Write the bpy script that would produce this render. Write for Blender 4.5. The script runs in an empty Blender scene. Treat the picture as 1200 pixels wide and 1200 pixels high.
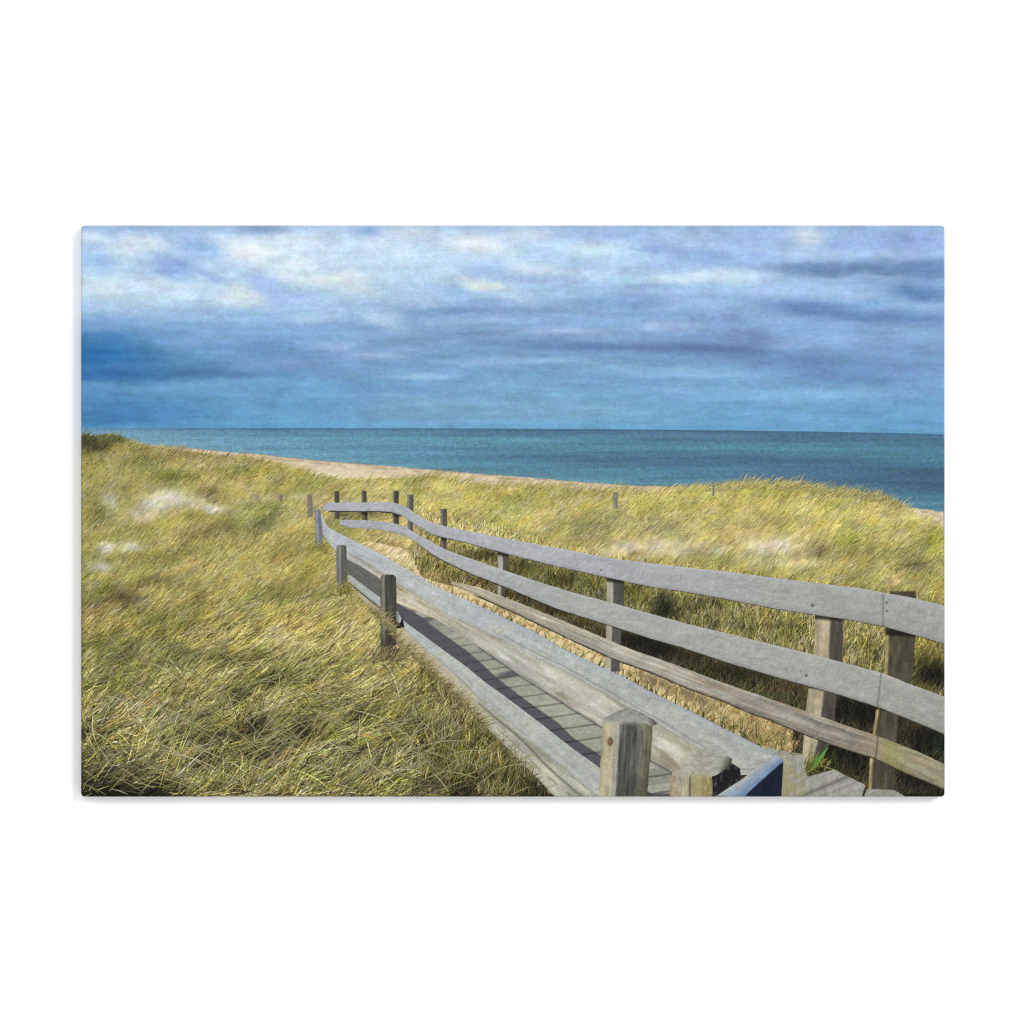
import bpy, math
import numpy as np

# ---------------------------------------------------------------- helpers
# Units: the print is 1.012 m x 0.670 m; picture co-ordinates below are millimetres on the
# canvas (x to the right, y down, canvas spanning 95..1107 x 264..934), converted by put().
RNG = np.random.default_rng(7)
L, R_, T, B = 95.0, 1107.0, 264.2, 933.6
DEPTH = 0.022                      # canvas front to wall
E = 1.77                           # light falling on the wall: ink colour = seen colour / E
SC = bpy.context.scene
COL = SC.collection

def hexc(h):
    h = h.lstrip('#')
    return np.array([int(h[i:i+2], 16) / 255 for i in (0, 2, 4)])

def lin(c):
    c = np.clip(c, 0, 1)
    return np.where(c <= 0.04045, c / 12.92, ((c + 0.055) / 1.055) ** 2.4)

def hsh(ix, iy, s):
    n = (ix.astype(np.int64) * 374761393 + iy.astype(np.int64) * 668265263 + s * 1442695041) & 0x7fffffff
    n = ((n ^ (n >> 13)) * 1274126177) & 0x7fffffff
    n = ((n ^ (n >> 16)) * 974634821) & 0x7fffffff
    return (n & 0xffffff) / float(0xffffff)

def vn(x, y, s=0):
    ix, iy = np.floor(x), np.floor(y)
    fx, fy = x - ix, y - iy
    fx = fx * fx * (3 - 2 * fx); fy = fy * fy * (3 - 2 * fy)
    a, b = hsh(ix, iy, s), hsh(ix + 1, iy, s)
    c, d = hsh(ix, iy + 1, s), hsh(ix + 1, iy + 1, s)
    return (a + (b - a) * fx) * (1 - fy) + (c + (d - c) * fx) * fy

def fbm(x, y, s=0, o=4):
    r, a, t = 0, 1.0, 0
    for k in range(o):
        r = r + a * vn(x, y, s + k * 17); t += a
        a *= 0.55; x = x * 2.03 + 5.1; y = y * 2.03 + 3.7
    return r / t * 2 - 1            # about -1..1

def mix(c, col, w):
    return c * (1 - w[:, None]) + col * w[:, None]

def blobs(c, x, y, lst, k=1.0):
    for b in lst:
        cx, cy, rx, ry, h, a = b[:6]
        an = math.radians(b[6]) if len(b) > 6 else 0
        dx, dy = x - cx, y - cy
        u = (dx * math.cos(an) + dy * math.sin(an)) / rx
        v = (-dx * math.sin(an) + dy * math.cos(an)) / ry
        w = a * k * np.exp(-(u * u + v * v) ** 1.15)
        c = mix(c, hexc(h), w)
    return c

def curve(pts, x):
    p = np.array(pts, float)
    return np.interp(x, p[:, 0], p[:, 1])

def smooth_curve(pts, n=9):
    """rounds the corners of an x-monotone outline"""
    p = np.array(pts, float)
    xs = np.arange(p[0, 0], p[-1, 0] + 0.01, 1.0)
    ys = np.interp(xs, p[:, 0], p[:, 1])
    k = np.ones(n) / n
    pad = n // 2
    ye = np.concatenate([2 * ys[0] - ys[pad:0:-1], ys, 2 * ys[-1] - ys[-2:-pad - 2:-1]])
    return list(zip(xs, np.convolve(ye, k, 'valid')))

# ------------------------------------------------------------ put on canvas
RC, RB = 4.0, 2.2                  # corner radius, roll of the canvas over the bar
def put(x, y, layer):
    x = np.clip(x, L, R_).astype(float); y = np.clip(y, T, B).astype(float)
    cx = np.clip(x, L + RC, R_ - RC); cy = np.clip(y, T + RC, B - RC)
    dx, dy = x - cx, y - cy
    d = np.hypot(dx, dy)
    f = np.where(d > RC, RC / np.maximum(d, 1e-6), 1)
    x, y = cx + dx * f, cy + dy * f
    d = np.minimum(d, RC)
    inside = np.where((dx != 0) & (dy != 0), RC - d,
                      np.minimum(np.minimum(x - L, R_ - x), np.minimum(y - T, B - y)))
    g = np.clip(RB - inside, 0, RB)
    back = RB - np.sqrt(np.maximum(RB * RB - g * g, 0))
    return np.stack([(x - 600) / 1000, -np.asarray(layer) * 1e-3 + back / 1000 + 0 * x, (600 - y) / 1000], 1)

def make(name, co, faces, colr, mat, parent=None):
    me = bpy.data.meshes.new(name)
    n = len(co)
    faces = np.asarray(faces, dtype=np.int32)
    me.vertices.add(n); me.vertices.foreach_set('co', co.astype(np.float32).ravel())
    k = faces.shape[1]
    me.loops.add(faces.size); me.loops.foreach_set('vertex_index', faces.ravel())
    me.polygons.add(len(faces))
    me.polygons.foreach_set('loop_start', np.arange(0, faces.size, k, dtype=np.int32))
    me.update(calc_edges=True)
    ca = me.color_attributes.new('ink', 'FLOAT_COLOR', 'POINT')
    rgba = np.ones((n, 4), np.float32); rgba[:, :3] = lin(colr) / E
    ca.data.foreach_set('color', rgba.ravel())
    me.polygons.foreach_set('use_smooth', np.ones(len(faces), bool))
    me.validate()
    o = bpy.data.objects.new(name, me); COL.objects.link(o)
    me.materials.append(mat)
    if parent: o.parent = parent
    return o

def gridfaces(nu, nv):
    i, j = np.meshgrid(np.arange(nu - 1), np.arange(nv - 1), indexing='ij')
    a = (i * nv + j).ravel()
    return np.stack([a, a + 1, a + nv + 1, a + nv], 1)   # fixed below by material (two-sided)

def band(name, top, bot, x0, x1, layer, fn, mat, parent, step=1.0, vstep=1.0, rough=0.0, seed=0):
    """sheet between two x-monotone outlines; fn(X, Y, U, V) gives the ink"""
    nu = max(2, int((x1 - x0) / step) + 1)
    xs = np.linspace(x0, x1, nu)
    t, b = curve(top, xs), curve(bot, xs)
    if rough:
        t = t + rough * fbm(xs / 6, xs * 0 + 1.3, seed + 1, 3); b = b + rough * fbm(xs / 6, xs * 0 + 7.7, seed + 2, 3)
    nv = max(3, int(np.max(b - t) / vstep) + 1)
    V = np.linspace(0, 1, nv)
    X = np.repeat(xs, nv); VV = np.tile(V, nu)
    Y = np.repeat(t, nv) * (1 - VV) + np.repeat(b, nv) * VV
    inside = (np.repeat(b - t, nv))
    c = fn(X, Y, X, VV)
    return make(name, put(X, Y, layer), gridfaces(nu, nv), c, mat, parent)

def ribbon(name, pairs, layer, fn, mat, parent, step=1.0, rough=0.0, seed=0):
    """sheet between two outlines given as pairs (x1,y1,x2,y2); U runs along, V across"""
    p = np.array(pairs, float)
    mid = (p[:, :2] + p[:, 2:]) / 2
    s = np.concatenate([[0], np.cumsum(np.hypot(*np.diff(mid, axis=0).T))])
    wid = np.max(np.hypot(p[:, 0] - p[:, 2], p[:, 1] - p[:, 3]))
    nu = max(3, int(s[-1] / step) + 1); nv = max(3, int(wid / step) + 1)
    su = np.linspace(0, s[-1], nu)
    q = np.stack([np.interp(su, s, p[:, i]) for i in range(4)], 1)
    if rough:
        q[:, 0] += rough * fbm(su / 5, su * 0 + .3, seed + 3, 2); q[:, 2] += rough * fbm(su / 5, su * 0 + 9.3, seed + 4, 2)
    V = np.tile(np.linspace(0, 1, nv), nu); U = np.repeat(su, nv); Q = np.repeat(q, nv, 0)
    X = Q[:, 0] * (1 - V) + Q[:, 2] * V; Y = Q[:, 1] * (1 - V) + Q[:, 3] * V
    return make(name, put(X, Y, layer), gridfaces(nu, nv), fn(X, Y, U, V), mat, parent)

# ---------------------------------------------------------------- materials
def node_mat(name):
    m = bpy.data.materials.new(name); m.use_nodes = True
    nt = m.node_tree; nt.nodes.clear()
    return m, nt, nt.nodes.new, nt.links.new

def ink_mat(name, weave, hue, bump=0.25, fade=False):
    """matt ink on woven canvas: vertex ink x twill of the cloth, plus thread relief"""
    m, nt, N, K = node_mat(name)
    out = N('ShaderNodeOutputMaterial'); p = N('ShaderNodeBsdfPrincipled')
    p.inputs['Roughness'].default_value = 0.85
    p.inputs['Specular IOR Level'].default_value = 0.12
    K(p.outputs[0], out.inputs[0])
    at = N('ShaderNodeAttribute'); at.attribute_name = 'ink'
    tc = N('ShaderNodeTexCoord')
    def tex(rot, sx, sz, detail=1.0):
        mp = N('ShaderNodeMapping'); mp.vector_type = 'POINT'
        mp.inputs['Rotation'].default_value = (0, math.radians(rot), 0)
        mp2 = N('ShaderNodeMapping'); mp2.inputs['Scale'].default_value = (sx, 1, sz)
        K(tc.outputs['Object'], mp.inputs[0]); K(mp.outputs[0], mp2.inputs[0])
        n = N('ShaderNodeTexNoise'); n.inputs['Scale'].default_value = 1
        n.inputs['Detail'].default_value = detail
        K(mp2.outputs[0], n.inputs['Vector'])
        return n
    def math_(op, a, b):
        q = N('ShaderNodeMath'); q.operation = op
        for i, v in enumerate((a, b)):
            if isinstance(v, (int, float)): q.inputs[i].default_value = v
            else: K(v, q.inputs[i])
        return q.outputs[0]
    d = tex(46, 170, 560)          # diagonal twill, broken up
    mpw = N('ShaderNodeMapping'); mpw.inputs['Rotation'].default_value = (0, math.radians(48), 0)
    K(tc.outputs['Object'], mpw.inputs[0])
    wv = N('ShaderNodeTexWave'); wv.wave_type = 'BANDS'; wv.bands_direction = 'Z'; wv.wave_profile = 'SIN'
    wv.inputs['Scale'].default_value = 2 * math.pi / 0.0027 / 20; wv.inputs['Distortion'].default_value = 1.6
    wv.inputs['Detail'].default_value = 1.0; wv.inputs['Detail Scale'].default_value = 1.2
    K(mpw.outputs[0], wv.inputs['Vector'])
    env = tex(10, 110, 150, 2.0)
    h = tex(0, 130, 640)           # weft
    v = tex(0, 640, 150)           # warp
    s = math_('ADD', math_('MULTIPLY', math_('SUBTRACT', d.outputs[0], 0.5), 1.5),
              math_('ADD', math_('SUBTRACT', h.outputs[0], 0.5), math_('MULTIPLY', math_('SUBTRACT', v.outputs[0], 0.5), 0.6)))
    tw = math_('MULTIPLY', math_('SUBTRACT', wv.outputs['Fac'], 0.5), math_('MULTIPLY', math_('MAXIMUM', math_('SUBTRACT', env.outputs[0], 0.38), 0.0), 2.6))
    s = math_('ADD', s, tw)
    amt = math_('MULTIPLY', s, weave)
    if fade:                        # the print's cloth pattern is faint in the nearest grass
        sx_ = N('ShaderNodeSeparateXYZ'); K(tc.outputs['Object'], sx_.inputs[0])
        mr = N('ShaderNodeMapRange'); K(sx_.outputs['Z'], mr.inputs['Value'])
        mr.inputs['From Min'].default_value = -0.22; mr.inputs['From Max'].default_value = -0.06
        mr.inputs['To Min'].default_value = 0.25; mr.inputs['To Max'].default_value = 1.0
        amt = math_('MULTIPLY', amt, mr.outputs[0])
    g = math_('ADD', amt, 1.0)
    vm = N('ShaderNodeVectorMath'); vm.operation = 'SCALE'
    K(at.outputs['Color'], vm.inputs[0]); K(g, vm.inputs['Scale'])
    # slight colour mottling of the print
    c = tex(20, 120, 160, 3.0)
    cs = N('ShaderNodeVectorMath'); cs.operation = 'SUBTRACT'; K(c.outputs['Color'], cs.inputs[0]); cs.inputs[1].default_value = (.5, .5, .5)
    cm = N('ShaderNodeVectorMath'); cm.operation = 'SCALE'; K(cs.outputs[0], cm.inputs[0]); cm.inputs['Scale'].default_value = hue
    ca = N('ShaderNodeVectorMath'); ca.operation = 'ADD'; K(cm.outputs[0], ca.inputs[0]); ca.inputs[1].default_value = (1, 1, 1)
    mu = N('ShaderNodeVectorMath'); mu.operation = 'MULTIPLY'; K(vm.outputs[0], mu.inputs[0]); K(ca.outputs[0], mu.inputs[1])
    K(mu.outputs[0], p.inputs['Base Color'])
    if bump:
        b = N('ShaderNodeBump'); b.inputs['Strength'].default_value = bump; b.inputs['Distance'].default_value = 0.0003
        K(s, b.inputs['Height']); K(b.outputs[0], p.inputs['Normal'])
    return m

M_SKY = ink_mat('ink_sky', 0.22, 0.20)
M_SEA = ink_mat('ink_sea', 0.50, 0.30)
M_SAND = ink_mat('ink_sand', 0.32, 0.22)
M_GRASS = ink_mat('ink_grass', 0.46, 0.22, 0.15, True)
M_WOOD = ink_mat('ink_wood', 0.34, 0.20)
M_BODY = ink_mat('wrapped_canvas', 0.20, 0.10)

# ---------------------------------------------------------------- colour fields
SKY = [
 (330,300,330,45,'#b6cfe8',.75), (109,278,30,8,'#c2d4e8',.8), (162,288,34,9,'#cfd8e2',.8), (110,308,20,14,'#8fb0dc',.8),
 (235,292,34,12,'#86a6da',.85,15), (205,314,34,13,'#7f9fd0',.85,-8), (258,327,24,5,'#7f9dc8',.8,20), (313,336,34,10,'#93aede',.85,25),
 (180,268,60,4,'#8aa6cc',.7), (313,270,34,7,'#6f8ab4',.85,12), (296,294,46,13,'#e0e4e6',.9,8), (350,285,40,12,'#cfdcea',.7), (386,329,34,8,'#dfe3e4',.9),
 (281,346,32,12,'#d6e3e9',.9), (357,306,34,10,'#bcd6ec',.7), (124,338,52,13,'#c8deee',.85), (215,340,40,9,'#bdd6ec',.8), (130,362,80,7,'#a6c4e4',.7),
 (260,368,90,8,'#98bce4',.7), (109,378,46,8,'#7aa2d0',.7), (180,388,80,9,'#749dce',.6), (97,413,80,20,'#2f6aa4',.9), (105,398,60,10,'#3d76b0',.6), (98,441,80,8,'#2c5f98',.9),
 (190,433,90,11,'#4577ab',.85), (236,438,60,5,'#4a719c',.7), (150,418,90,9,'#3f78b0',.6), (300,407,60,14,'#6a92c4',.8), (328,427,50,6,'#7c92be',.7), (290,440,70,4,'#587fae',.6),
 (250,398,50,5,'#86a2cc',.6), (140,462,90,14,'#5490c2',.7), (250,470,90,14,'#669bca',.6), (120,487,90,10,'#3a78b2',.75), (110,470,30,20,'#4680b8',.5), (372,372,34,7,'#aacaea',.8), (405,388,30,5,'#86a5cf',.7), (395,407,30,6,'#9ebbe6',.8),
 (345,395,30,5,'#7fa2cf',.7), (400,420,30,6,'#7096c4',.7), (380,438,50,6,'#6a92c2',.6), (350,352,30,6,'#9cb6e4',.7),
 (429,272,17,6,'#7f9fd8',.85), (473,277,34,7,'#cbd7e4',.8), (557,288,36,11,'#dadfe2',.9,10), (520,276,34,5,'#c2cede',.6), (415,332,28,9,'#dde2e2',.9,20), (566,337,32,5,'#dbe0e0',.8,5),
 (545,326,22,4,'#d3dce2',.8,20), (575,317,26,8,'#8fb0da',.85), (505,337,36,10,'#93b4dc',.8), (470,318,30,6,'#a7bce0',.7), (460,300,36,10,'#b9d4ea',.7), (520,366,54,5,'#6b90bf',.9,-3), (604,364,60,4,'#7894c0',.75),
 (452,377,38,7,'#adcdec',.85,15), (563,377,60,3.5,'#9cc2e6',.8), (577,388,34,8,'#6f8fbe',.85), (500,396,50,6,'#7c9dca',.7), (600,402,60,6,'#6e92c2',.6),
 (686,406,74,6,'#5474a6',.95), (650,397,30,6,'#6484b4',.7), (692,388,40,4.5,'#9cb6de',.85), (692,291,40,8,'#c2d4ea',.8), (720,275,50,6,'#8caada',.8), (640,300,26,7,'#a6bfe6',.6),
 (722,357,54,8,'#6e95c8',.85), (640,314,50,5,'#c6d8ea',.85,6), (690,322,40,4,'#b6cae4',.8), (610,327,40,5,'#90aada',.8), (660,336,60,4,'#93b8e0',.7), (600,350,30,5,'#b7d2ea',.8,10),
 (440,417,36,4,'#a6c0e2',.8), (480,408,50,4,'#87a8d4',.6), (499,441,44,4,'#a2caec',.85), (415,440,40,5,'#769cc8',.6), (430,456,60,7,'#5688ba',.7), (500,457,50,6,'#6a98c8',.7), (415,475,60,8,'#4f86b8',.7),
 (560,425,60,6,'#92b6e0',.7), (640,422,70,5,'#96bce4',.7), (722,431,50,5,'#90c0e6',.8), (712,443,30,4,'#6f9ccc',.7), (600,450,70,8,'#78aad6',.6), (700,470,90,14,'#72aed4',.6), (560,480,90,10,'#66a2cc',.5),
 (830,324,78,6,'#cde0f2',.95,-3), (805,277,40,7,'#adc6e8',.8), (947,276,20,12,'#c6d3e2',.7), (870,283,30,8,'#8fa8d8',.7), (768,291,30,6,'#7b9dd0',.8), (820,300,44,8,'#88a4d6',.85,8), (770,303,34,5,'#a4c4e8',.7),
 (770,335,60,3.5,'#7d9cca',.7), (880,300,30,10,'#98b4e4',.6), (1000,285,50,9,'#86a6dc',.8), (1070,285,40,12,'#8098d2',.8), (1066,297,14,6,'#a0aed8',.6),
 (1000,316,66,7,'#52749e',.95), (950,311,34,5,'#6686b2',.8), (1083,312,50,9,'#5c7aaa',.9), (1074,343,40,8,'#4d72a4',.95,5), (1030,332,50,5,'#6a90c2',.6), (941,342,80,6,'#a0c0e8',.9), (1000,338,30,4,'#93b8e6',.8),
 (950,361,52,8,'#5d80b6',.95,6), (1012,371,66,6,'#5d7eb6',.9,4), (1092,374,40,7,'#5f84ba',.8), (781,368,40,8,'#80a8da',.8), (840,346,60,5,'#8aa8d6',.6), (800,384,40,5,'#a2bfe6',.8), (770,381,18,4,'#b0c8e8',.7),
 (848,373,34,5,'#6d8ec2',.85), (875,394,48,11,'#6883b4',.85), (790,408,84,6,'#5775a9',.95), (852,411,56,8,'#5473a7',.9), (770,398,50,4,'#7090c0',.7), (875,425,50,5,'#7292c6',.8),
 (935,423,56,9,'#5e7eb4',.9), (972,436,50,11,'#5b7db3',.9), (960,378,50,4,'#88ace0',.6), (985,396,60,9,'#88aee2',.85), (1089,393,30,5,'#8ab0e2',.8), (930,405,40,4,'#8aa6d4',.6),
 (1060,436,60,14,'#6f90cc',.8), (1060,412,50,8,'#7a98d6',.6), (1020,440,20,12,'#5686b8',.5), (935,462,90,9,'#84b8e6',.8), (812,437,70,7,'#88bce4',.8), (812,478,70,10,'#629fcd',.6), (900,485,90,8,'#66a2d0',.6),
 (1080,470,50,14,'#5f98cc',.7), (1075,495,60,8,'#5594cc',.7), (800,456,50,6,'#7cb0dc',.6), (1060,463,20,5,'#8aaee2',.6),
]
SKY2 = [
 (295,296,38,12,'#e2e6ea',.8), (281,343,19,13,'#dce8ec',.8), (340,319,26,11,'#d4e4ec',.7), (225,342,34,9,'#c6deee',.7), (112,334,34,11,'#d1e2ea',.75), (185,332,20,8,'#d0dcec',.7), (106,277,16,7,'#cadaec',.7), (160,286,26,13,'#ced9e7',.75),
 (121,311,14,10,'#92b5e0',.75), (200,312,26,12,'#88a6d9',.75,20), (246,292,24,9,'#88afe0',.7,20), (249,326,20,4.5,'#84a0cc',.8,25), (311,336,26,12,'#9ab5e3',.75,30), (304,270,28,5,'#7894c0',.7),
 (432,270,14,6,'#88a3d8',.7), (475,271,24,6,'#ced9e9',.7), (560,285,34,11,'#dadee6',.8), (389,328,38,8,'#dde4e8',.8), (406,341,18,7,'#c9dfe9',.6), (404,296,18,6,'#aac8e7',.6), (440,300,36,18,'#c6dcec',.5), (566,334,22,5,'#dee2dd',.8),
 (568,315,26,8,'#9cb8e2',.7), (536,343,16,8,'#86b3db',.7), (517,366,46,5,'#7599c5',.7), (458,334,40,10,'#aec8e7',.6), (449,373,24,6,'#b4d0ec',.7), (581,383,28,8,'#80a5cb',.7), (564,356,40,6,'#86a9d8',.6), (370,373,26,5,'#b0ccea',.6),
 (697,292,34,9,'#c3dcea',.8), (620,275,30,11,'#c6d2e3',.7), (624,315,30,6,'#cadae4',.75), (671,313,30,4.5,'#a2bae4',.6), (778,311,44,5,'#90b2dd',.6), (831,302,44,9,'#88a8d9',.7), (778,281,34,7,'#94b2d9',.6), (818,326,56,6,'#c7ddf0',.8),
 (731,328,22,4,'#9bcae5',.6), (739,349,38,8,'#80a8d9',.6), (692,358,54,7,'#86a8d3',.6), (650,388,44,4.5,'#a2c2ea',.7), (846,373,24,5,'#7a96c5',.7), (788,360,34,6,'#9abae4',.6),
 (947,277,16,12,'#cad6e0',.75), (864,326,32,7,'#c7dcf1',.7), (950,315,52,9,'#6485b2',.75), (1043,314,64,10,'#6686b3',.75), (1090,320,34,15,'#5d7fae',.8), (1081,344,38,9,'#5d82b5',.75), (947,340,46,6,'#9ebee7',.75),
 (962,362,58,9,'#6586bb',.75), (1043,371,56,7,'#678ac1',.75), (1022,356,26,4,'#80b0e4',.6), (894,302,24,10,'#92b2e4',.6),
]
def sky_col(x, y):
    k = np.clip((y - 330) / 60, 0, 1)
    wx = x + (8 + 6 * k) * fbm(x / 42, y / 30, 11, 4) + 5 * fbm(x / 13, y / 10, 12, 3)
    lf = np.clip((520 - x) / 160, 0, 1)
    wy = y + (3 + 4.5 * lf * (1 - k)) * fbm(x / 42, y / 26, 21, 4) + 3 * fbm(x / 13, y / 8, 22, 3)
    ys = np.array([264, 300, 345, 380, 420, 460, 500]); 
    cs = np.array([hexc(h) for h in ('#93afda', '#a0bee2', '#98b8de', '#80a6d4', '#6f9ac8', '#6da0cc', '#5f9cca')])
    c = np.stack([np.interp(y, ys, cs[:, i]) for i in range(3)], 1)
    c = blobs(c, wx, wy, [(230,325,190,46,'#bcd6ea',.75), (440,310,150,40,'#bfd8ec',.75), (640,300,130,36,'#b0cbe8',.5)])
    c = blobs(c, wx, wy, SKY, .8)
    c = blobs(c, x + 4 * fbm(x / 22, y / 16, 13, 3), y + 3 * fbm(x / 24, y / 14, 23, 3), SKY2)
    c = blobs(c, wx, wy, [(100,418,78,17,'#2164a2',.85), (100,400,70,13,'#3f7cb6',.5), (120,440,90,8,'#2861a0',.6), (150,478,110,16,'#4078ac',.6), (110,495,90,8,'#3a74aa',.6),
        (520,480,130,18,'#7aa4c6',.65), (700,485,120,14,'#7fb0d2',.5), (340,300,60,26,'#cfdce8',.45), (350,312,20,7,'#dde4ea',.5), (440,292,60,16,'#c4d8e8',.5), (480,325,70,12,'#b8cfe6',.45),
        (150,345,70,12,'#c6d6e4',.5), (120,320,40,10,'#bcd2e8',.4), (270,318,40,9,'#b4cbe6',.4)])
    st = fbm(x / 55 + y / 90, y / 5.5, 31, 4)
    pf = fbm(x / 24, y / 13, 33, 4)
    pf = pf + (1 - k) * .8 * fbm(x / 15, y / 11, 37, 3)
    lum = 1 + (0.05 + .03 * k) * st + 0.07 * pf + 0.03 * fbm(x / 7, y / 2.2, 35, 2)
    c = c * lum[:, None]
    hu = fbm(x / 16, y / 9, 41, 3); hv = fbm(x / 9, y / 6, 43, 3)
    c[:, 0] += 0.016 * hu - .004; c[:, 1] += 0.018 * hv + .008; c[:, 2] += 0.008 * hu
    dark = np.clip((x - 250) / 200, .35, 1) * np.clip((y - 300) / 100, .5, 1)
    gy_ = c.mean(1)[:, None]
    c = c * (1 - .16 * dark[:, None]) + gy_ * .16 * dark[:, None]
    c = c * 1.03 + .022 * np.clip((360 - y) / 60, 0, 1)[:, None]
    vg = np.exp(-(y - T) / 1.3)                 # edge shade put into the ink where the cloth turns over the bar
    return c * (1 - 0.16 * vg)[:, None]

HOR = [(90, 501.6), (330, 501.7), (550, 502), (700, 503), (850, 504.3), (980, 506), (1110, 508.8)]
SHORE = smooth_curve([(90, 521), (150, 520), (165, 521), (205, 523.5), (260, 529), (300, 532), (330, 535), (375, 539.5), (420, 543), (480, 548), (550, 554),
         (600, 558), (650, 562), (725, 568), (800, 571), (900, 577), (1000, 588), (1060, 594), (1110, 600)])
CREST = smooth_curve([(90, 508), (110, 511), (125, 508), (140, 510), (155, 517), (170, 522), (205, 527), (240, 532), (280, 536), (300, 538), (330, 543), (355, 552),
         (385, 560), (400, 562), (450, 561), (480, 561), (500, 557), (540, 565), (560, 568), (625, 570), (700, 575), (770, 575), (800, 572),
         (830, 570), (865, 569), (885, 567), (930, 568), (965, 575), (1010, 580), (1030, 584), (1055, 594), (1068, 604), (1085, 611), (1110, 622)], 7)
SEAT = [0, .07, .15, .3, .42, .56, .7, .84, 1]
SEAC = {
 100: ['#4a7cab', '#5790ba', '#619fc4', '#68a8ca', '#6aabca', '#6dacca', '#70b0cc', '#76b4ce', '#7ab6ce'],
 330: ['#36648c', '#4079a2', '#508fb2', '#5c9fbc', '#5c9dbc', '#5c9cbc', '#5fa2c2', '#68abc8', '#70aec4'],
 520: ['#34628a', '#3a6b8e', '#427894', '#5299ac', '#4a8aa8', '#4688aa', '#4b90b0', '#5096b0', '#5c9aac'],
 720: ['#35658c', '#386a8e', '#3c728f', '#458a9e', '#3f7c96', '#315e80', '#3b7490', '#468ba2', '#4a8898'],
 880: ['#315f86', '#346487', '#326983', '#3d8192', '#2f6684', '#2a567c', '#2f6282', '#377290', '#42808e'],
 1100: ['#2c5d85', '#2c5f80', '#2b6480', '#2f7088', '#265a7c', '#1c4668', '#1f4a6a', '#2c6a84', '#46809a']}
def sea_col(x, y):
    h, s = curve(HOR, x), curve(SHORE, x)
    wy = y + 1.6 * fbm(x / 45, y / 6, 51, 3)
    t = np.clip((wy - h) / (s - h), 0, 1)
    xs = sorted(SEAC); tab = np.array([[hexc(c) for c in SEAC[k]] for k in xs])
    cols = np.stack([np.stack([np.interp(t, SEAT, tab[i, :, ch]) for ch in range(3)], 1) for i in range(len(xs))], 0)
    f = np.interp(x, xs, np.arange(len(xs))); i0 = np.clip(np.floor(f).astype(int), 0, len(xs) - 2); fr = (f - i0)[:, None]
    ar = np.arange(len(x))
    c = cols[i0, ar] * (1 - fr) + cols[i0 + 1, ar] * fr
    c = c * (1 + 0.11 * fbm(x / 26, y / 2.2, 53, 4) + 0.05 * fbm(x / 9, y / 5, 54, 3))[:, None]
    c = c * .52 + hexc('#728d9e') * .48
    bd = fbm(x / 160, y / 5.0, 57, 2)
    c = c * (1 + .13 * bd)[:, None]; c = mix(c, hexc('#86a9b6'), .30 * np.clip((320 - x) / 200, 0, 1) + 0 * x)
    hz = np.exp(-np.abs(y - h - 1.0) / 1.2)
    return c * (1 - 0.10 * hz)[:, None]

def beach_col(x, y):
    s = curve(SHORE, x)
    c = np.tile(hexc('#dccbab'), (len(x), 1))
    c = mix(c, hexc('#c9ad84'), 0.6 * np.clip((250 - x) / 80, 0, 1))
    c = mix(c, hexc('#cdb99e'), 0.5 * (fbm(x / 20, y / 3, 61, 3) > 0.1))
    c = mix(c, hexc('#e8dcb8'), 0.8 * np.clip((y - s - 8) / 8, 0, 1) * (x > 330) * (x < 520))
    w = np.clip(1 - (y - s) / 2.2, 0, 1) * (0.35 + 0.6 * (fbm(x / 18, x * 0, 62, 3) > -0.05))
    c = mix(c, hexc('#75787c'), np.clip(w, 0, 1) * 0.75)
    w2 = np.exp(-np.abs(y - s - 3.4 - 1.2 * fbm(x / 22, x * 0, 65, 3)) / 0.7) * (fbm(x / 14, y / 9, 64, 2) > 0.0)
    c = mix(c, hexc('#7d6a54'), 0.55 * w2)
    return c * (1 + 0.09 * fbm(x / 4, y / 2, 63, 3))[:, None]

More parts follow.
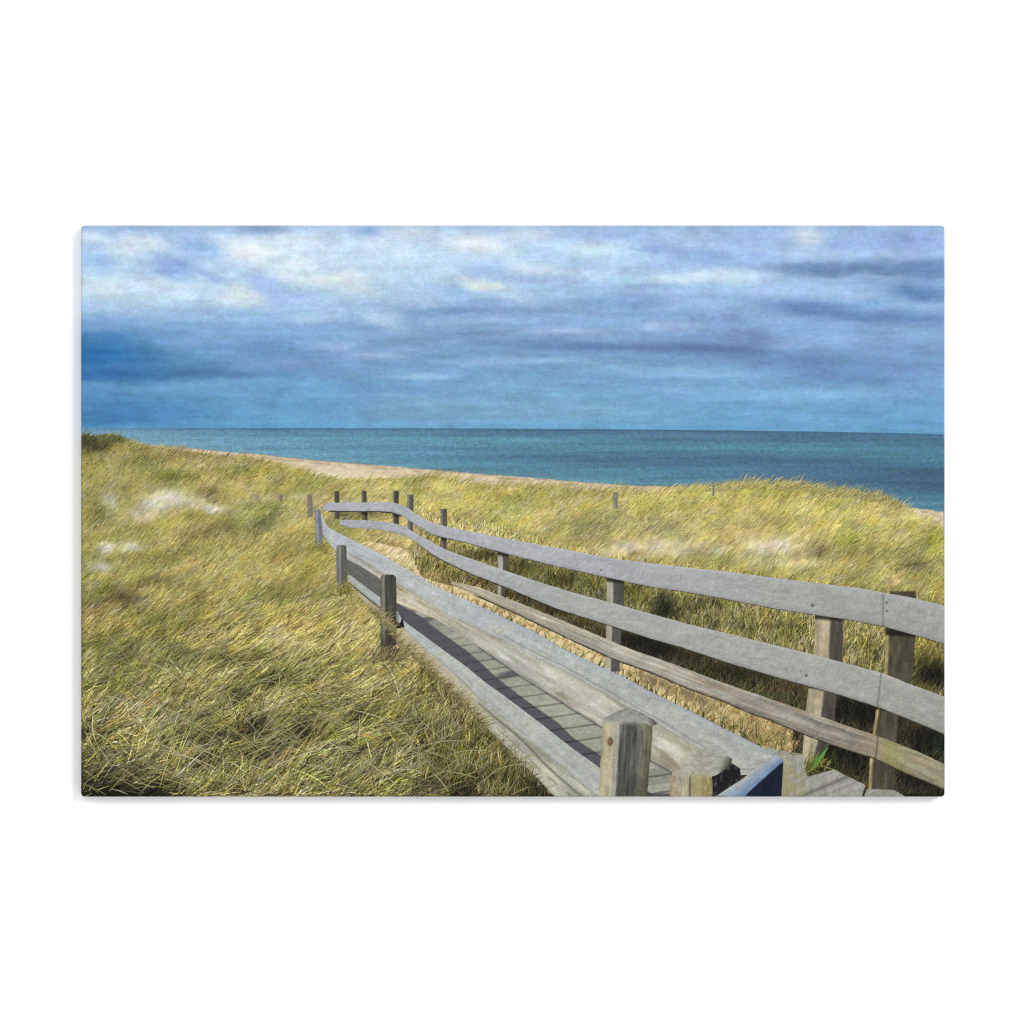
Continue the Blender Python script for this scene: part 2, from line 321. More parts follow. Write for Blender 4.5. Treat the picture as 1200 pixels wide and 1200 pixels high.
GROUND = [  # left dune
 (230,560,260,26,'#a8a050',.6), (280,546,60,8,'#b8a26a',.6), (220,534,60,5,'#a68c56',.8), (130,545,44,10,'#a09a44',.6),
 (100,517,26,12,'#2a2d14',.95), (112,524,16,6,'#33361a',.9), (138,514,20,7,'#4c5226',.9), (160,527,20,5,'#7c7434',.7),
 (202,560,22,9,'#6a7026',.8), (285,552,34,7,'#8a9432',.8), (350,552,40,8,'#a8a238',.8), (330,566,30,7,'#92923c',.6),
 (140,575,30,14,'#8e8a44',.6), (110,600,20,16,'#6a6634',.6), (244,580,14,8,'#5a5030',.9), (306,617,28,9,'#545c34',.9,-35), (322,598,12,6,'#65703a',.8),
 (260,560,24,6,'#b6a050',.6), (225,605,40,12,'#9c9640',.7), (150,620,30,9,'#96923c',.7), (255,622,40,8,'#76683c',.7), (225,632,26,7,'#6c5c3a',.6),
 (300,640,60,10,'#b0a258',.6), (340,640,30,20,'#a68e4c',.6), (365,670,20,20,'#9c9630',.7), (180,655,50,12,'#94883e',.6), (220,665,40,8,'#aa9c5c',.6),
 (142,702,18,12,'#574a34',.85), (115,690,12,10,'#7a8424',.8), (110,715,20,12,'#8c7240',.7), (180,685,30,8,'#605c30',.6), (229,702,9,7,'#42421c',.8),
 (262,700,60,30,'#a8a04a',.5), (330,700,24,10,'#6e6a36',.7), (300,720,40,16,'#b8ac62',.6), (350,730,40,20,'#b4a24c',.6), (200,735,40,16,'#98883e',.6),
 (155,740,34,9,'#b08e3a',.6), (300,735,14,9,'#a68c28',.6), (110,765,24,20,'#5e6e22',.7), (170,765,40,12,'#62702a',.7), (230,745,30,7,'#a69c68',.6),
 (250,775,34,8,'#5a5c34',.8), (295,770,24,9,'#5c6228',.7), (260,790,40,5,'#a09a6c',.6), (330,765,40,9,'#aaa050',.6), (400,700,60,40,'#aa9c5c',.5),
 (360,790,60,10,'#6c7030',.6), (330,800,30,14,'#5c6a28',.7), (400,770,50,14,'#b4a668',.6), (440,800,60,12,'#aaa05a',.6), (480,770,26,30,'#baa676',.7),
 (130,810,36,9,'#7c8034',.7), (210,820,12,5,'#7a8a22',.8), (200,815,24,8,'#4e5220',.7), (155,830,34,9,'#8c846c',.7), (185,848,50,10,'#8e8668',.6),
 (220,845,24,8,'#4c4626',.7), (120,855,20,8,'#8c7430',.7), (245,825,24,8,'#8a8460',.7), (265,820,18,9,'#4c5226',.8), (305,805,20,8,'#44501c',.8),
 (100,860,16,8,'#40441e',.8), (205,868,20,7,'#243020',.8), (225,872,18,7,'#2c2c18',.8), (290,856,18,9,'#1a1c10',.9), (276,822,10,6,'#20220f',.8), (265,868,30,10,'#332e1c',.8),
 (135,880,34,8,'#6c6432',.6), (105,885,14,7,'#2c281c',.8), (130,877,14,5,'#a07a30',.6), (185,880,50,6,'#7a7848',.6), (245,889,18,6,'#1c1a10',.95), (232,903,14,6,'#17140c',.9), (300,888,18,7,'#262216',.85),
 (160,905,50,7,'#33381a',.8), (130,900,40,6,'#3a4018',.7), (130,932,58,14,'#0a0b05',.97), (178,932,28,12,'#0a0a05',.95), (105,915,20,10,'#1e200c',.8), (250,925,30,7,'#6c6230',.5), (276,928,14,4,'#141208',.9),
 (354,858,15,12,'#15120a',.97), (340,866,20,12,'#2c2616',.8), (345,842,20,8,'#4a3c26',.7), (416,840,18,8,'#37381a',.85), (330,880,14,8,'#3a3420',.7), (390,828,34,7,'#5e6026',.6),
 (395,870,40,12,'#7e8a30',.6), (430,855,40,8,'#a39c50',.5), (500,850,50,16,'#8a8242',.7), (520,890,40,7,'#5f7020',.8), (545,878,30,8,'#6a6a2c',.7), (470,880,40,6,'#6c6438',.6), (410,912,60,10,'#8e8440',.5),
 (541,930,20,9,'#18160a',.95), (500,926,24,6,'#3a3416',.8), (545,910,30,6,'#3c3822',.7), (630,930,26,9,'#1f200c',.9), (590,900,30,7,'#6e6434',.7), (570,915,40,6,'#556018',.7), (605,918,24,5,'#3c4418',.7), (460,926,30,5,'#5c5c26',.6), (395,930,30,4,'#4a4420',.6),
 # sand showing through on the left
 (196,585,32,14,'#dad4bc',.97), (178,592,22,9,'#cdc6a9',.85), (244,596,19,7,'#dad6cc',.97,15), (228,592,20,5,'#bfb792',.7), (129,586,11,12,'#c8c3ad',.9), (166,605,17,7,'#d3caa6',.9), (168,590,12,10,'#b5ae90',.7),
 (124,641,12,8,'#d4d0c2',.97), (153,641,12,7,'#dbd8d2',.97), (116,664,20,9,'#c0bca8',.85), (288,570,8,3,'#c4bda4',.8,25), (104,623,8,3,'#c2bb98',.7), (140,612,14,5,'#aaa480',.6),
 # behind the railings
 (420,582,60,6,'#a8a35a',.5), (370,590,12,14,'#b3a880',.6), (345,583,40,4,'#c3bb9c',.6), (412,588,30,3,'#cfc8a8',.7),
 (600,590,120,18,'#b0a654',.6), (570,580,40,8,'#a8a03e',.6), (640,600,60,9,'#c2b272',.6), (585,615,26,8,'#8f9434',.8), (560,605,26,6,'#b59e58',.6), (600,632,60,6,'#b3a05a',.6),
 (700,620,42,10,'#74734a',.8), (720,605,30,7,'#8a8458',.6), (690,632,30,6,'#8c8254',.6), (732,600,8,14,'#8c8a5c',.6), (660,640,24,5,'#c4a85c',.6),
 (737,645,38,10,'#dcd0a6',.95), (784,641,38,12,'#dbd0b0',.93), (815,648,26,6,'#8e845c',.7), (790,624,30,7,'#a9a07a',.6), (745,650,14,5,'#a08c44',.8), (840,645,14,8,'#d0c8a4',.8),
 (770,590,60,10,'#a9a84c',.7), (850,600,60,12,'#b2aa5c',.6), (880,575,40,7,'#a3a13c',.7), (925,576,30,7,'#a9a43a',.7), (975,590,30,7,'#a4a242',.6), (1040,600,24,6,'#b4a466',.5),
 (912,611,20,7,'#887a56',.75), (903,640,42,14,'#dcd3b0',.93), (930,661,36,8,'#d4c896',.8), (870,655,20,6,'#c6ba88',.6), (958,643,10,8,'#74603f',.8), (985,635,22,7,'#88982f',.8), (960,610,30,7,'#8f8c4c',.6),
 (1000,615,60,10,'#a5a14c',.6), (1090,635,18,12,'#95972a',.8), (1070,664,20,9,'#6c6244',.8), (1030,650,30,7,'#7e7a40',.6), (1000,672,34,8,'#b2a65c',.6), (1095,690,20,10,'#b3a452',.7), (1035,610,30,5,'#b2ac56',.6), (1060,620,20,6,'#9a9438',.6),
 # under the top rail
 (440,604,70,7,'#6f6838',.7), (450,625,50,5,'#9a8c5c',.7), (430,603,20,4,'#4a4226',.7), (398,604,10,5,'#33301c',.8), (545,652,20,7,'#5c5a2a',.8), (570,652,20,7,'#3a341c',.8), (610,664,24,7,'#4e4c22',.85), (642,672,14,6,'#7c8030',.8), (662,680,20,8,'#453e20',.8),
 (690,682,22,8,'#84803e',.8), (745,692,18,10,'#8c8630',.8), (735,708,30,7,'#706e34',.7), (778,712,14,16,'#232e1b',.95), (782,722,16,8,'#1f2816',.9), (806,712,12,12,'#8a7c40',.8), (830,710,24,8,'#6c6830',.8),
 (850,725,34,7,'#8c8448',.8), (880,735,40,9,'#6a6636',.8), (900,725,40,7,'#a39850',.7), (930,745,20,12,'#77762e',.8), (910,755,40,7,'#8c8250',.7), (1005,745,20,16,'#a69a4e',.8), (1020,765,14,10,'#847c38',.7),
 (1090,762,20,9,'#a3942c',.9), (1092,795,28,20,'#0e1009',.97), (1080,780,14,5,'#5c6020',.7),
 # between middle and lower rails
 (510,660,20,12,'#8a8440',.7), (530,675,24,7,'#857048',.7), (560,684,20,7,'#7a6238',.8), (600,697,24,6,'#6a5030',.85), (625,705,20,8,'#8a6c40',.7), (650,718,24,5,'#3e2f1d',.9), (680,735,34,9,'#6e5432',.8), (700,744,30,6,'#8a703c',.7),
 (745,752,34,12,'#1c1811',.95), (775,765,30,10,'#17140d',.95), (800,775,24,7,'#5c4c38',.8), (815,768,20,7,'#76684a',.7), (840,790,30,9,'#52472c',.85), (880,795,40,10,'#3b3a20',.85), (870,805,12,5,'#4a7a30',.8), (905,812,14,5,'#8f6a34',.7), (925,812,14,7,'#9c7030',.8),
 (898,822,20,4,'#56862e',.7), (937,822,10,7,'#8a8030',.8), (1000,830,40,16,'#231f12',.92), (1005,845,34,10,'#2c2818',.85), (1030,845,20,12,'#1a170e',.9), (1085,868,34,20,'#191810',.95), (1075,858,8,6,'#7c5c28',.8), (1095,875,12,7,'#205024',.8), (1103,885,8,5,'#1d6030',.7),
 (1020,838,60,14,'#14120b',.7), (975,885,30,16,'#0e0d08',.8),
 # below the lower rail
 (700,780,20,5,'#8d7650',.7), (760,800,30,6,'#7d7058',.8,20), (800,815,30,5,'#75694e',.8,22), (840,835,30,8,'#9c8c44',.8), (870,845,18,7,'#4a3a20',.85), (890,848,18,8,'#5c5428',.8), (900,862,30,8,'#8d824c',.8), (925,860,12,10,'#332c1a',.9),
 (990,885,36,16,'#12100a',.97), (1000,905,24,9,'#3a3220',.8), (1085,915,40,20,'#060604',.98), (975,895,10,10,'#5a6c20',.7),
]
def ground_col(x, y, warp=1.0):
    wx = x + warp * (7 * fbm(x / 30, y / 22, 71, 3) + 3 * fbm(x / 9, y / 7, 72, 2))
    wy = y + warp * (4 * fbm(x / 30, y / 22, 73, 3) + 2 * fbm(x / 9, y / 7, 74, 2))
    far, near = hexc('#b4aa60'), hexc('#8c8448')
    t = np.clip((y - 640) / 220, 0, 1)
    c = far * (1 - t)[:, None] + near * t[:, None]
    c = blobs(c, wx, wy, GROUND)
    n = fbm(x / 16 + y / 30, y / 11, 75, 4); h = fbm(x / 20, y / 16, 77, 3)
    c = c * (1 + 0.22 * n)[:, None]
    c[:, 0] *= 1 + 0.07 * h; c[:, 2] *= 1 + 0.15 * fbm(x / 14, y / 10, 79, 3)
    sd = np.clip(sandiness(wx, wy) * 1.5, 0, 1)
    c = c * (1.0 + (1 - sd) * (.15 * np.clip((690 - y) / 90, 0, 1) * np.clip((y - 535) / 30, .3, 1) * np.clip((x - 330) / 120, .25, 1) + .03))[:, None]
    B_ = fbm(x / 55 + y / 90, y / 26, 313, 3) * (1 - sd)
    c = c * (.97 + .15 * np.clip(B_, -1, 1))[:, None]
    gm = (np.clip(-B_ * 2.2 - .1, 0, 1) * .42 * np.clip((680 - x) / 60, .35, 1))[:, None]; c = c * (1 - gm) + hexc('#6e7a34') * (c.mean(1)[:, None] / .42) * gm
    wm = (np.clip(B_ * 2.0, 0, 1) * .28)[:, None]; c = c * (1 - wm) + hexc('#bfa964') * (c.mean(1)[:, None] / .56) * wm
    c = c * .94 + c.mean(1)[:, None] * .06
    # the tangle behind the railing is darker, deepest under the middle board and at the near end
    fw = (np.clip((680 - y) / 60, 0, 1) * .16 * (1 - sd))[:, None]; c = c * (1 - fw) + hexc('#cfc088') * fw
    nw_ = (np.clip((y - 680) / 80, 0, 1) * np.clip((660 - x) / 40, 0, 1) * np.clip(.20 + .35 * fbm(x / 40, y / 22, 317, 3), 0, .5))[:, None]
    c = c * (1 - nw_) + hexc('#b39a58') * (c.mean(1)[:, None] / .50) * nw_
    hl = (np.clip(fbm(x / 11, y / 6.5, 331, 3) * 3.2 - 1.15, 0, 1) * .8 * np.clip((y - 775) / 70, 0, 1) * np.clip((640 - x) / 40, 0, 1))[:, None]
    c = c * (1 - hl) + hexc('#1e1a10') * hl
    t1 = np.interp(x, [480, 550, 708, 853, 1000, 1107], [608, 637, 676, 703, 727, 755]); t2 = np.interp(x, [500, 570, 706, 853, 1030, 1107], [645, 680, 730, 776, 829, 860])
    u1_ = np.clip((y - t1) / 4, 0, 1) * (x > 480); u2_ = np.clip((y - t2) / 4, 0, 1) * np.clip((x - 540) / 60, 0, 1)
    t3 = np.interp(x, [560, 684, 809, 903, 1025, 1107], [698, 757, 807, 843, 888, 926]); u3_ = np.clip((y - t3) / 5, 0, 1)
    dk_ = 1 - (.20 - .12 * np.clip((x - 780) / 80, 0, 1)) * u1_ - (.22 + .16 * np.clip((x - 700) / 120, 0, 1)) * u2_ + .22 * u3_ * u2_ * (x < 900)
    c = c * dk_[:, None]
    L0 = c.mean(1)[:, None] / .5
    fr_ = (1 - .8 * sd) * (.62 + .38 * np.clip((y - 640) / 120, 0, 1))
    u1 = fbm(x / 13 + y / 26, y / 8, 301, 3); u2 = fbm(x / 11 + y / 22, y / 7, 305, 3); u3 = fbm(x / 12 + y / 24, y / 9, 309, 3)
    for u, h_, a in ((u1, '#a59c8c', .65), (u2, '#c0b03c', .42), (u3, '#8c9844', .5), (-u1, '#bf9a60', .32), (-u2, '#bdb594', .55)):
        m = (np.clip(u * 3.2 - .7, 0, 1) * a * fr_)[:, None]
        c = c * (1 - m) + hexc(h_) * L0 * .90 * m
    return c
SANDY = [b for b in GROUND if hexc(b[4]).min() > .52]
def sandiness(x, y):
    s = np.zeros(len(x))
    for cx, cy, rx, ry, h, a in [b[:6] for b in SANDY]:
        s = np.maximum(s, a * np.exp(-(((x - cx) / rx) ** 2 + ((y - cy) / ry) ** 2)))
    return s
def dune_base(x, y):
    c = ground_col(x, y)
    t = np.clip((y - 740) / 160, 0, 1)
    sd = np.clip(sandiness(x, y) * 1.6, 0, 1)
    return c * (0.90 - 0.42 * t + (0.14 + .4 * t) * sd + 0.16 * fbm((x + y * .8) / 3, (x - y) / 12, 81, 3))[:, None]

def path_col(x, y):
    c = np.tile(hexc('#dec996'), (len(x), 1))
    c = mix(c, hexc('#ecdcae'), np.clip((520 - x) / 40, 0, 1) * .9)
    c = mix(c, hexc('#9c8a52'), np.clip((x - 780) / 120, 0, 1) * .7)
    n = fbm(x / 6, y / 4, 83, 4)
    c = mix(c, hexc('#8c6f40'), np.clip(n * 2.2 - .25, 0, .8) * np.clip((x - 480) / 60, 0, 1))
    c = mix(c, hexc('#efe0b4'), np.clip(-n * 2.0 - .35, 0, .7))
    sh = np.exp(-((y - curve([(700, 772), (760, 795), (860, 835), (930, 866)], x)) / 6) ** 2) * np.clip((x - 740) / 20, 0, 1) * np.clip((850 - x) / 25, 0, 1)
    c = mix(c, hexc('#746a54'), .85 * sh)
    return c * (1 + .10 * fbm(x / 2, y / 1.6, 85, 3))[:, None]

def wood(base, gy=1.0, grain=.10, patch=.05, seed=0, edge=.12, warm=.0, lg=26):
    """weathered board: grain runs along U; V = 0 upper edge"""
    b = hexc(base) if isinstance(base, str) else None
    def f(X, Y, U, V):
        c = np.tile(b, (len(X), 1)) if b is not None else base(X, Y, U, V)
        g = fbm(U / lg, V * 9 * gy + .4 * fbm(U / 30, V * 2, seed + 5, 2) * 3, seed + 1, 4)
        c = c * (1 + grain * g + patch * fbm(X / 13, Y / 9, seed + 2, 3))[:, None]
        c = c * (1 - edge * np.exp(-(1 - V) / .07) + .05 * np.exp(-V / .08))[:, None]
        c = mix(c, hexc('#cfcfc8'), .30 * np.clip(fbm((X + 2 * Y) / 3.2, (2 * X - Y) / 14, seed + 11, 3) * 2.4 - .35, 0, 1))
        c = mix(c, hexc('#84847f'), .22 * np.clip(fbm((X + 2 * Y) / 3.0, (2 * X - Y) / 16, seed + 13, 3) * 2.4 - .5, 0, 1))
        k = fbm(U / 20, V * 3, seed + 3, 3) * warm
        c[:, 0] += k; c[:, 2] -= k
        return c
    return f
def ramp(xs, hs, by='X'):
    tab = np.array([hexc(h) for h in hs])
    def f(X, Y, U, V):
        q = {'X': X, 'Y': Y, 'V': V, 'U': U}[by]
        return np.stack([np.interp(q, xs, tab[:, i]) for i in range(3)], 1)
    return f
def spot(c, X, Y, x, y, r, h, a=.9):
    return mix(c, hexc(h), a * np.exp(-(((X - x) ** 2 + (Y - y) ** 2) / r ** 2) ** 1.5))

# ---------------------------------------------------------------- the canvas print
root = bpy.data.objects.new('canvas_print', None); COL.objects.link(root)
root.location = (0, 0, 0)
root['label'] = 'rectangular wrapped canvas print of a wooden boardwalk through dune grass to the sea'
root['category'] = 'canvas print'

# wrapped cloth body: rounded rectangle rolled over the bars, sides back to the wall
def outline(inset, n=6, st=8.0):
    r = max(RC - inset, .3); l, rr, t, b = L + inset, R_ - inset, T + inset, B - inset
    pts = []
    cs = [(rr - r, t + r, -90), (rr - r, b - r, 0), (l + r, b - r, 90), (l + r, t + r, 180)]
    ns = [int((B - T) / st), int((R_ - L) / st), int((B - T) / st), int((R_ - L) / st)]
    for k, (cx, cy, a0) in enumerate(cs):
        arc = [(cx + r * math.cos(math.radians(a0 + 90 * i / n)), cy + r * math.sin(math.radians(a0 + 90 * i / n))) for i in range(n + 1)]
        pts += arc
        nx = cs[(k + 1) % 4]; a1 = nx[2]
        e = (nx[0] + r * math.cos(math.radians(a1)), nx[1] + r * math.sin(math.radians(a1)))
        s = arc[-1]
        pts += [(s[0] + (e[0] - s[0]) * i / ns[k], s[1] + (e[1] - s[1]) * i / ns[k]) for i in range(1, ns[k])]
    return np.array(pts)
prof = [(0.0, DEPTH * 1000 - .3), (0.0, 14), (0.0, 6), (0.0, RB)] + [(RB - RB * math.cos(math.radians(a)), RB - RB * math.sin(math.radians(a))) for a in (20, 45, 70, 90)] + [(14, 0.0), (30, 0.0)]
rings, cols = [], []
for ins, yy in prof:
    o = outline(ins)
    rings.append(np.stack([(o[:, 0] - 600) / 1000, np.full(len(o), yy / 1000), (600 - o[:, 1]) / 1000], 1))
    e = outline(3.0)
    ex = e[:, 0] + 0; ey = e[:, 1]
    cc = np.where((ey < curve(HOR, ex))[:, None], sky_col(ex, ey), np.where((ey < curve(CREST, ex))[:, None], sea_col(ex, ey), ground_col(ex, ey) * .8))
    cols.append(cc)
n = len(rings[0]); F = []
for k in range(len(rings) - 1):
    i = np.arange(n); j = (i + 1) % n
    F.append(np.stack([k * n + i, k * n + j, (k + 1) * n + j, (k + 1) * n + i], 1))
co = np.concatenate(rings + [np.array([[0, 0, (600 - 599) / 1000]])]); cc = np.concatenate(cols + [np.array([[.6, .6, .6]])])
F = np.concatenate(F)
body = make('wrapped_canvas', co, F, cc, M_BODY, root)
import bmesh
bm = bmesh.new(); bm.from_mesh(body.data); bm.verts.ensure_lookup_table()
last = [bm.verts[(len(rings) - 1) * n + i] for i in range(n)]
c0 = bm.verts[len(co) - 1]
for i in range(n): bm.faces.new((last[i], last[(i + 1) % n], c0))
bmesh.ops.recalc_face_normals(bm, faces=bm.faces)
bm.to_mesh(body.data); bm.free()

# stretcher bars behind the cloth (their back edges are what touches the wall)
def bar(x0, x1, y0, y1):
    v = []
    for yy in (DEPTH - .016, DEPTH - .0006):
        v += [((x0 - 600) / 1000, yy, (600 - y0) / 1000), ((x1 - 600) / 1000, yy, (600 - y0) / 1000), ((x1 - 600) / 1000, yy, (600 - y1) / 1000), ((x0 - 600) / 1000, yy, (600 - y1) / 1000)]
    return v
F8 = [(0, 1, 2, 3), (7, 6, 5, 4), (0, 4, 5, 1), (1, 5, 6, 2), (2, 6, 7, 3), (3, 7, 4, 0)]
bv, bf = [], []
for b4 in ((L + 3, R_ - 3, T + 3, T + 40), (L + 3, R_ - 3, B - 40, B - 3), (L + 3, L + 40, T + 42, B - 42), (R_ - 40, R_ - 3, T + 42, B - 42)):
    o = len(bv); bv += bar(*b4); bf += [tuple(i + o for i in f) for f in F8]
make('stretcher_frame', np.array(bv), bf, np.tile(hexc('#c8a878'), (len(bv), 1)), M_WOOD, root)

# ---- printed sheets (ink film, fractions of a millimetre apart)
band('printed_sky', [(90, T - 1), (1110, T - 1)], HOR, L, R_, .05, lambda X, Y, U, V: sky_col(X, Y), M_SKY, root, 1.5, 1.5)
band('printed_sea', HOR, [(p[0], p[1] + 1.0) for p in SHORE], L, R_, .07, lambda X, Y, U, V: sea_col(X, Y), M_SEA, root, 1.5, 1.0)
band('printed_beach', SHORE, [(90, 530), (200, 533), (300, 550), (380, 572), (800, 590), (1000, 610), (1110, 635)], L, R_, .09, lambda X, Y, U, V: beach_col(X, Y), M_SAND, root, 1.5, .8, rough=.5)
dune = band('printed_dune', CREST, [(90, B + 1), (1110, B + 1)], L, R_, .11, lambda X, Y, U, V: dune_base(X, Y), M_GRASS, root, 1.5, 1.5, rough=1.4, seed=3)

# left handrail outlines (needed for masks too)
HR_R = smooth_curve([(376, 600), (383, 617), (392, 622), (408, 630), (428, 640), (445, 648), (466, 661), (487, 673), (507, 685), (528, 695), (549, 704), (560, 709), (594, 725.5), (627, 741),
        (661, 761), (695, 777), (729, 792.5), (761, 810), (809, 833.5), (857, 857.7), (903, 880.5), (918, 891)], 7)
HR_M = smooth_curve([(376, 612), (383, 628), (392, 638), (405, 646), (424, 655), (445, 667), (464, 681), (497, 702.5), (528, 721), (560, 735), (605, 757), (650, 779), (686, 798), (732, 826), (768, 845.6), (809, 870), (826, 880), (838, 887)], 7)
HR_B = smooth_curve([(376, 624), (380, 630), (390, 643), (405, 655), (424, 664), (445, 678), (464, 706), (511, 726), (560, 757), (605, 788.5), (654, 820), (671, 831), (705, 852), (763, 891.5), (790, 906), (836, 932)], 5)
FL_B = smooth_curve([(464, 715), (473, 727.5), (507, 752.5), (549, 783), (568, 799), (589, 814), (634, 848), (671, 877), (702, 899), (752, 934), (836, 990)], 5)
OB_M = smooth_curve([(464, 722), (473, 736), (497, 760), (528, 786), (563, 820), (603, 852), (640, 884), (664, 903.5), (699, 934.5), (756, 980)], 5)
OB_B = smooth_curve([(408, 686), (424, 702.5), (445, 723), (466, 750), (487, 768), (501, 781), (535, 814), (569, 851), (603, 885), (631, 913), (652, 936), (705, 985)], 5)
band('printed_path', [(418, 633), (440, 636), (474, 643), (485, 655), (494, 675), (514, 683), (560, 694), (605, 714), (700, 764), (860, 826), (925, 853), (945, 875)],
     [(418, 640), (428, 644), (466, 668), (528, 700), (627, 746), (729, 797), (809, 838), (903, 886), (945, 905)], 418, 945, .13, lambda X, Y, U, V: path_col(X, Y), M_SAND, root, 1.0, 1.0, rough=1.2)

# ---- blades of dune grass, farthest first
def blades(name, x, y, ln, ang, wd, bend, colr, lay0, lay1, mat, parent, tip=1.12, rootk=.72, order=None):
    n = len(x)
    od = np.argsort(y if order is None else order, kind='stable')
    rank = np.empty(n); rank[od] = np.arange(n)
    lay = lay0 + (lay1 - lay0) * rank / max(n, 1)
    S = 4
    t = np.linspace(0, 1, S + 1)
    a = ang[:, None] - bend[:, None] * t[None, :]             # droops towards the ground
    stp = ln[:, None] / S
    px = np.concatenate([x[:, None], x[:, None] + np.cumsum(np.cos(a[:, :-1]) * stp, 1)], 1)
    py = np.concatenate([y[:, None], y[:, None] - np.cumsum(np.sin(a[:, :-1]) * stp, 1)], 1)
    w = wd[:, None] * np.array([.8, 1, .9, .65, .12])[None, :] / 2
    nx, ny = np.sin(a) * w, np.cos(a) * w
    X = np.stack([px - nx, px + nx], 2).reshape(n, -1); Y = np.stack([py - ny, py + ny], 2).reshape(n, -1)
    cz = np.clip((y - 600) / 150, .25, 1)[:, None]               # far blades blend, near ones stand out
    k = np.repeat(1 + (rootk - 1 + (tip - rootk) * t[None, :] ** .8) * cz, 2, axis=1)[:, :, None]
    C = np.clip(colr[:, None, :] * k, 0, 1)
    V = 2 * (S + 1)
    base = (np.arange(n) * V)[:, None, None]
    q = np.array([[2 * i, 2 * i + 1, 2 * i + 3, 2 * i + 2] for i in range(S)])[None]
    f = (base + q).reshape(-1, 4)
    co = put(X.ravel(), Y.ravel(), np.repeat(lay, V))
    return make(name, co, f, C.reshape(-1, 3), mat, parent)

def scatter(n, x0, x1, y0, y1, dens):
    x = RNG.uniform(x0, x1, n); y = RNG.uniform(y0, y1, n)
    return x, y, dens(x, y)
def on_path(x, y):
    return (x > 425) & (x < 930) & (y > curve([(425, 634), (474, 644), (494, 676), (560, 696), (605, 716), (700, 766), (860, 830), (930, 858)], x)) & (y < curve(HR_R, x) + 4)

NB = 190000
x = RNG.uniform(L - 14, R_, NB); y = 505 + (B + 22 - 505) * RNG.uniform(0, 1, NB) ** .92
crest = curve(CREST, x)
edge = curve([(376, 640)] + OB_B, x)
hid = (x > 408) & (x < 920) & (y > curve(HR_R, x) + 6) & (y < curve(OB_B + [(920, 990)], x) - 4)
z = np.clip((y - 520) / 400, 0, 1)
keep = (y > crest + 1) & ~hid & (RNG.uniform(0, 1, NB) > 1.05 * sandiness(x, y) ** .5) & (RNG.uniform(0, 1, NB) > .9 * sandiness(x + 5, y - 6) ** .7) & (RNG.uniform(0, 1, NB) < 1.0 - .62 * z)
pth = on_path(x, y); keep &= ~(pth & (RNG.uniform(0, 1, NB) > .08 + .16 * np.clip((x - 700) / 200, 0, 1)))
x, y, z = x[keep], y[keep], z[keep]; n = len(x)
flow = fbm(x / 60, y / 40, 91, 3)
rt = (x > 480) & (y > curve([(480, 592), (700, 652), (1107, 710)], x))      # shaded tangle behind the rails
ang = np.radians(50 + 12 * flow + RNG.normal(0, 5 + 12 * z ** 1.5, n))
z2 = np.clip((y - 690 + 30 * fbm(x / 40, y / 30, 97, 2)) / 190, 0, 1) * (x < 660)
tuft = 30 + 75 * fbm(x / 26, y / 17, 93, 3)                 # matted tufts in the foreground, each combed one way
ang = ang * (1 - z2) + z2 * np.radians(tuft + RNG.normal(0, 13, n))
odd = RNG.uniform(0, 1, n) < .16 * z2
ang = np.where(odd, np.radians(RNG.uniform(-20, 200, n)), ang)
back = np.cos(ang) < 0
ang = np.where(rt, np.radians(RNG.normal(80, 30, n)), ang)
ln = (8 + 25 * z ** 1.3) * RNG.uniform(.55, 1.35, n)
ln = np.where((z2 > .5) & (RNG.uniform(0, 1, n) < .15), ln * 1.6, ln)
ln = np.where(rt, ln * .65, ln)
cr_ = y - curve(CREST, x)
ln = ln * (1 + .5 * np.clip(fbm(x / 14, x * 0, 351, 3) * 1.5, -.4, 1) * np.clip((10 - cr_) / 10, 0, 1))
wd = (.72 + .34 * z) * RNG.uniform(.6, 1.2, n)
bend = RNG.normal(.25, .25, n) * np.where(back, -1.4, 1) * (1 + .7 * z)
cl = ground_col(x + np.cos(ang) * ln * .3, y - np.sin(ang) * ln * .3, .7)
near = np.where(rt, .5, z2)
lum = np.exp(RNG.normal(0.0, .055 + .15 * z + .24 * near, n))
c2 = cl * lum[:, None]
dk = np.clip(cl.mean(1) / .42, .3, 1.15)
pale = RNG.uniform(0, 1, n) < .05 + .20 * near
c2 = np.where(pale[:, None], c2 * .35 + (hexc('#c9bf98') * dk[:, None]) * .65, c2)
gr = RNG.uniform(0, 1, n) < .03 + .10 * near; c2 = np.where(gr[:, None], c2 * np.array([.88, 1.02, .72]), c2)
rd = RNG.uniform(0, 1, n) < .015 + .03 * near; c2 = np.where(rd[:, None], c2 * np.array([1.10, .94, .74]), c2)
dkb = RNG.uniform(0, 1, n) < .03 + .20 * near; c2 = np.where(dkb[:, None], c2 * (.72 - .36 * np.clip(near + z, 0, 1))[:, None], c2)
c2 = c2 * (1 + .06 * z2)[:, None]
onp = on_path(x, y + 2)
c2 = np.where(onp[:, None], hexc('#b7a06a') * np.exp(RNG.normal(0, .20, (n, 1))), c2)
g = blades('printed_grass', x, y, ln, ang, wd, bend, c2, .15, .45, M_GRASS, dune)
g['kind'] = 'stuff'

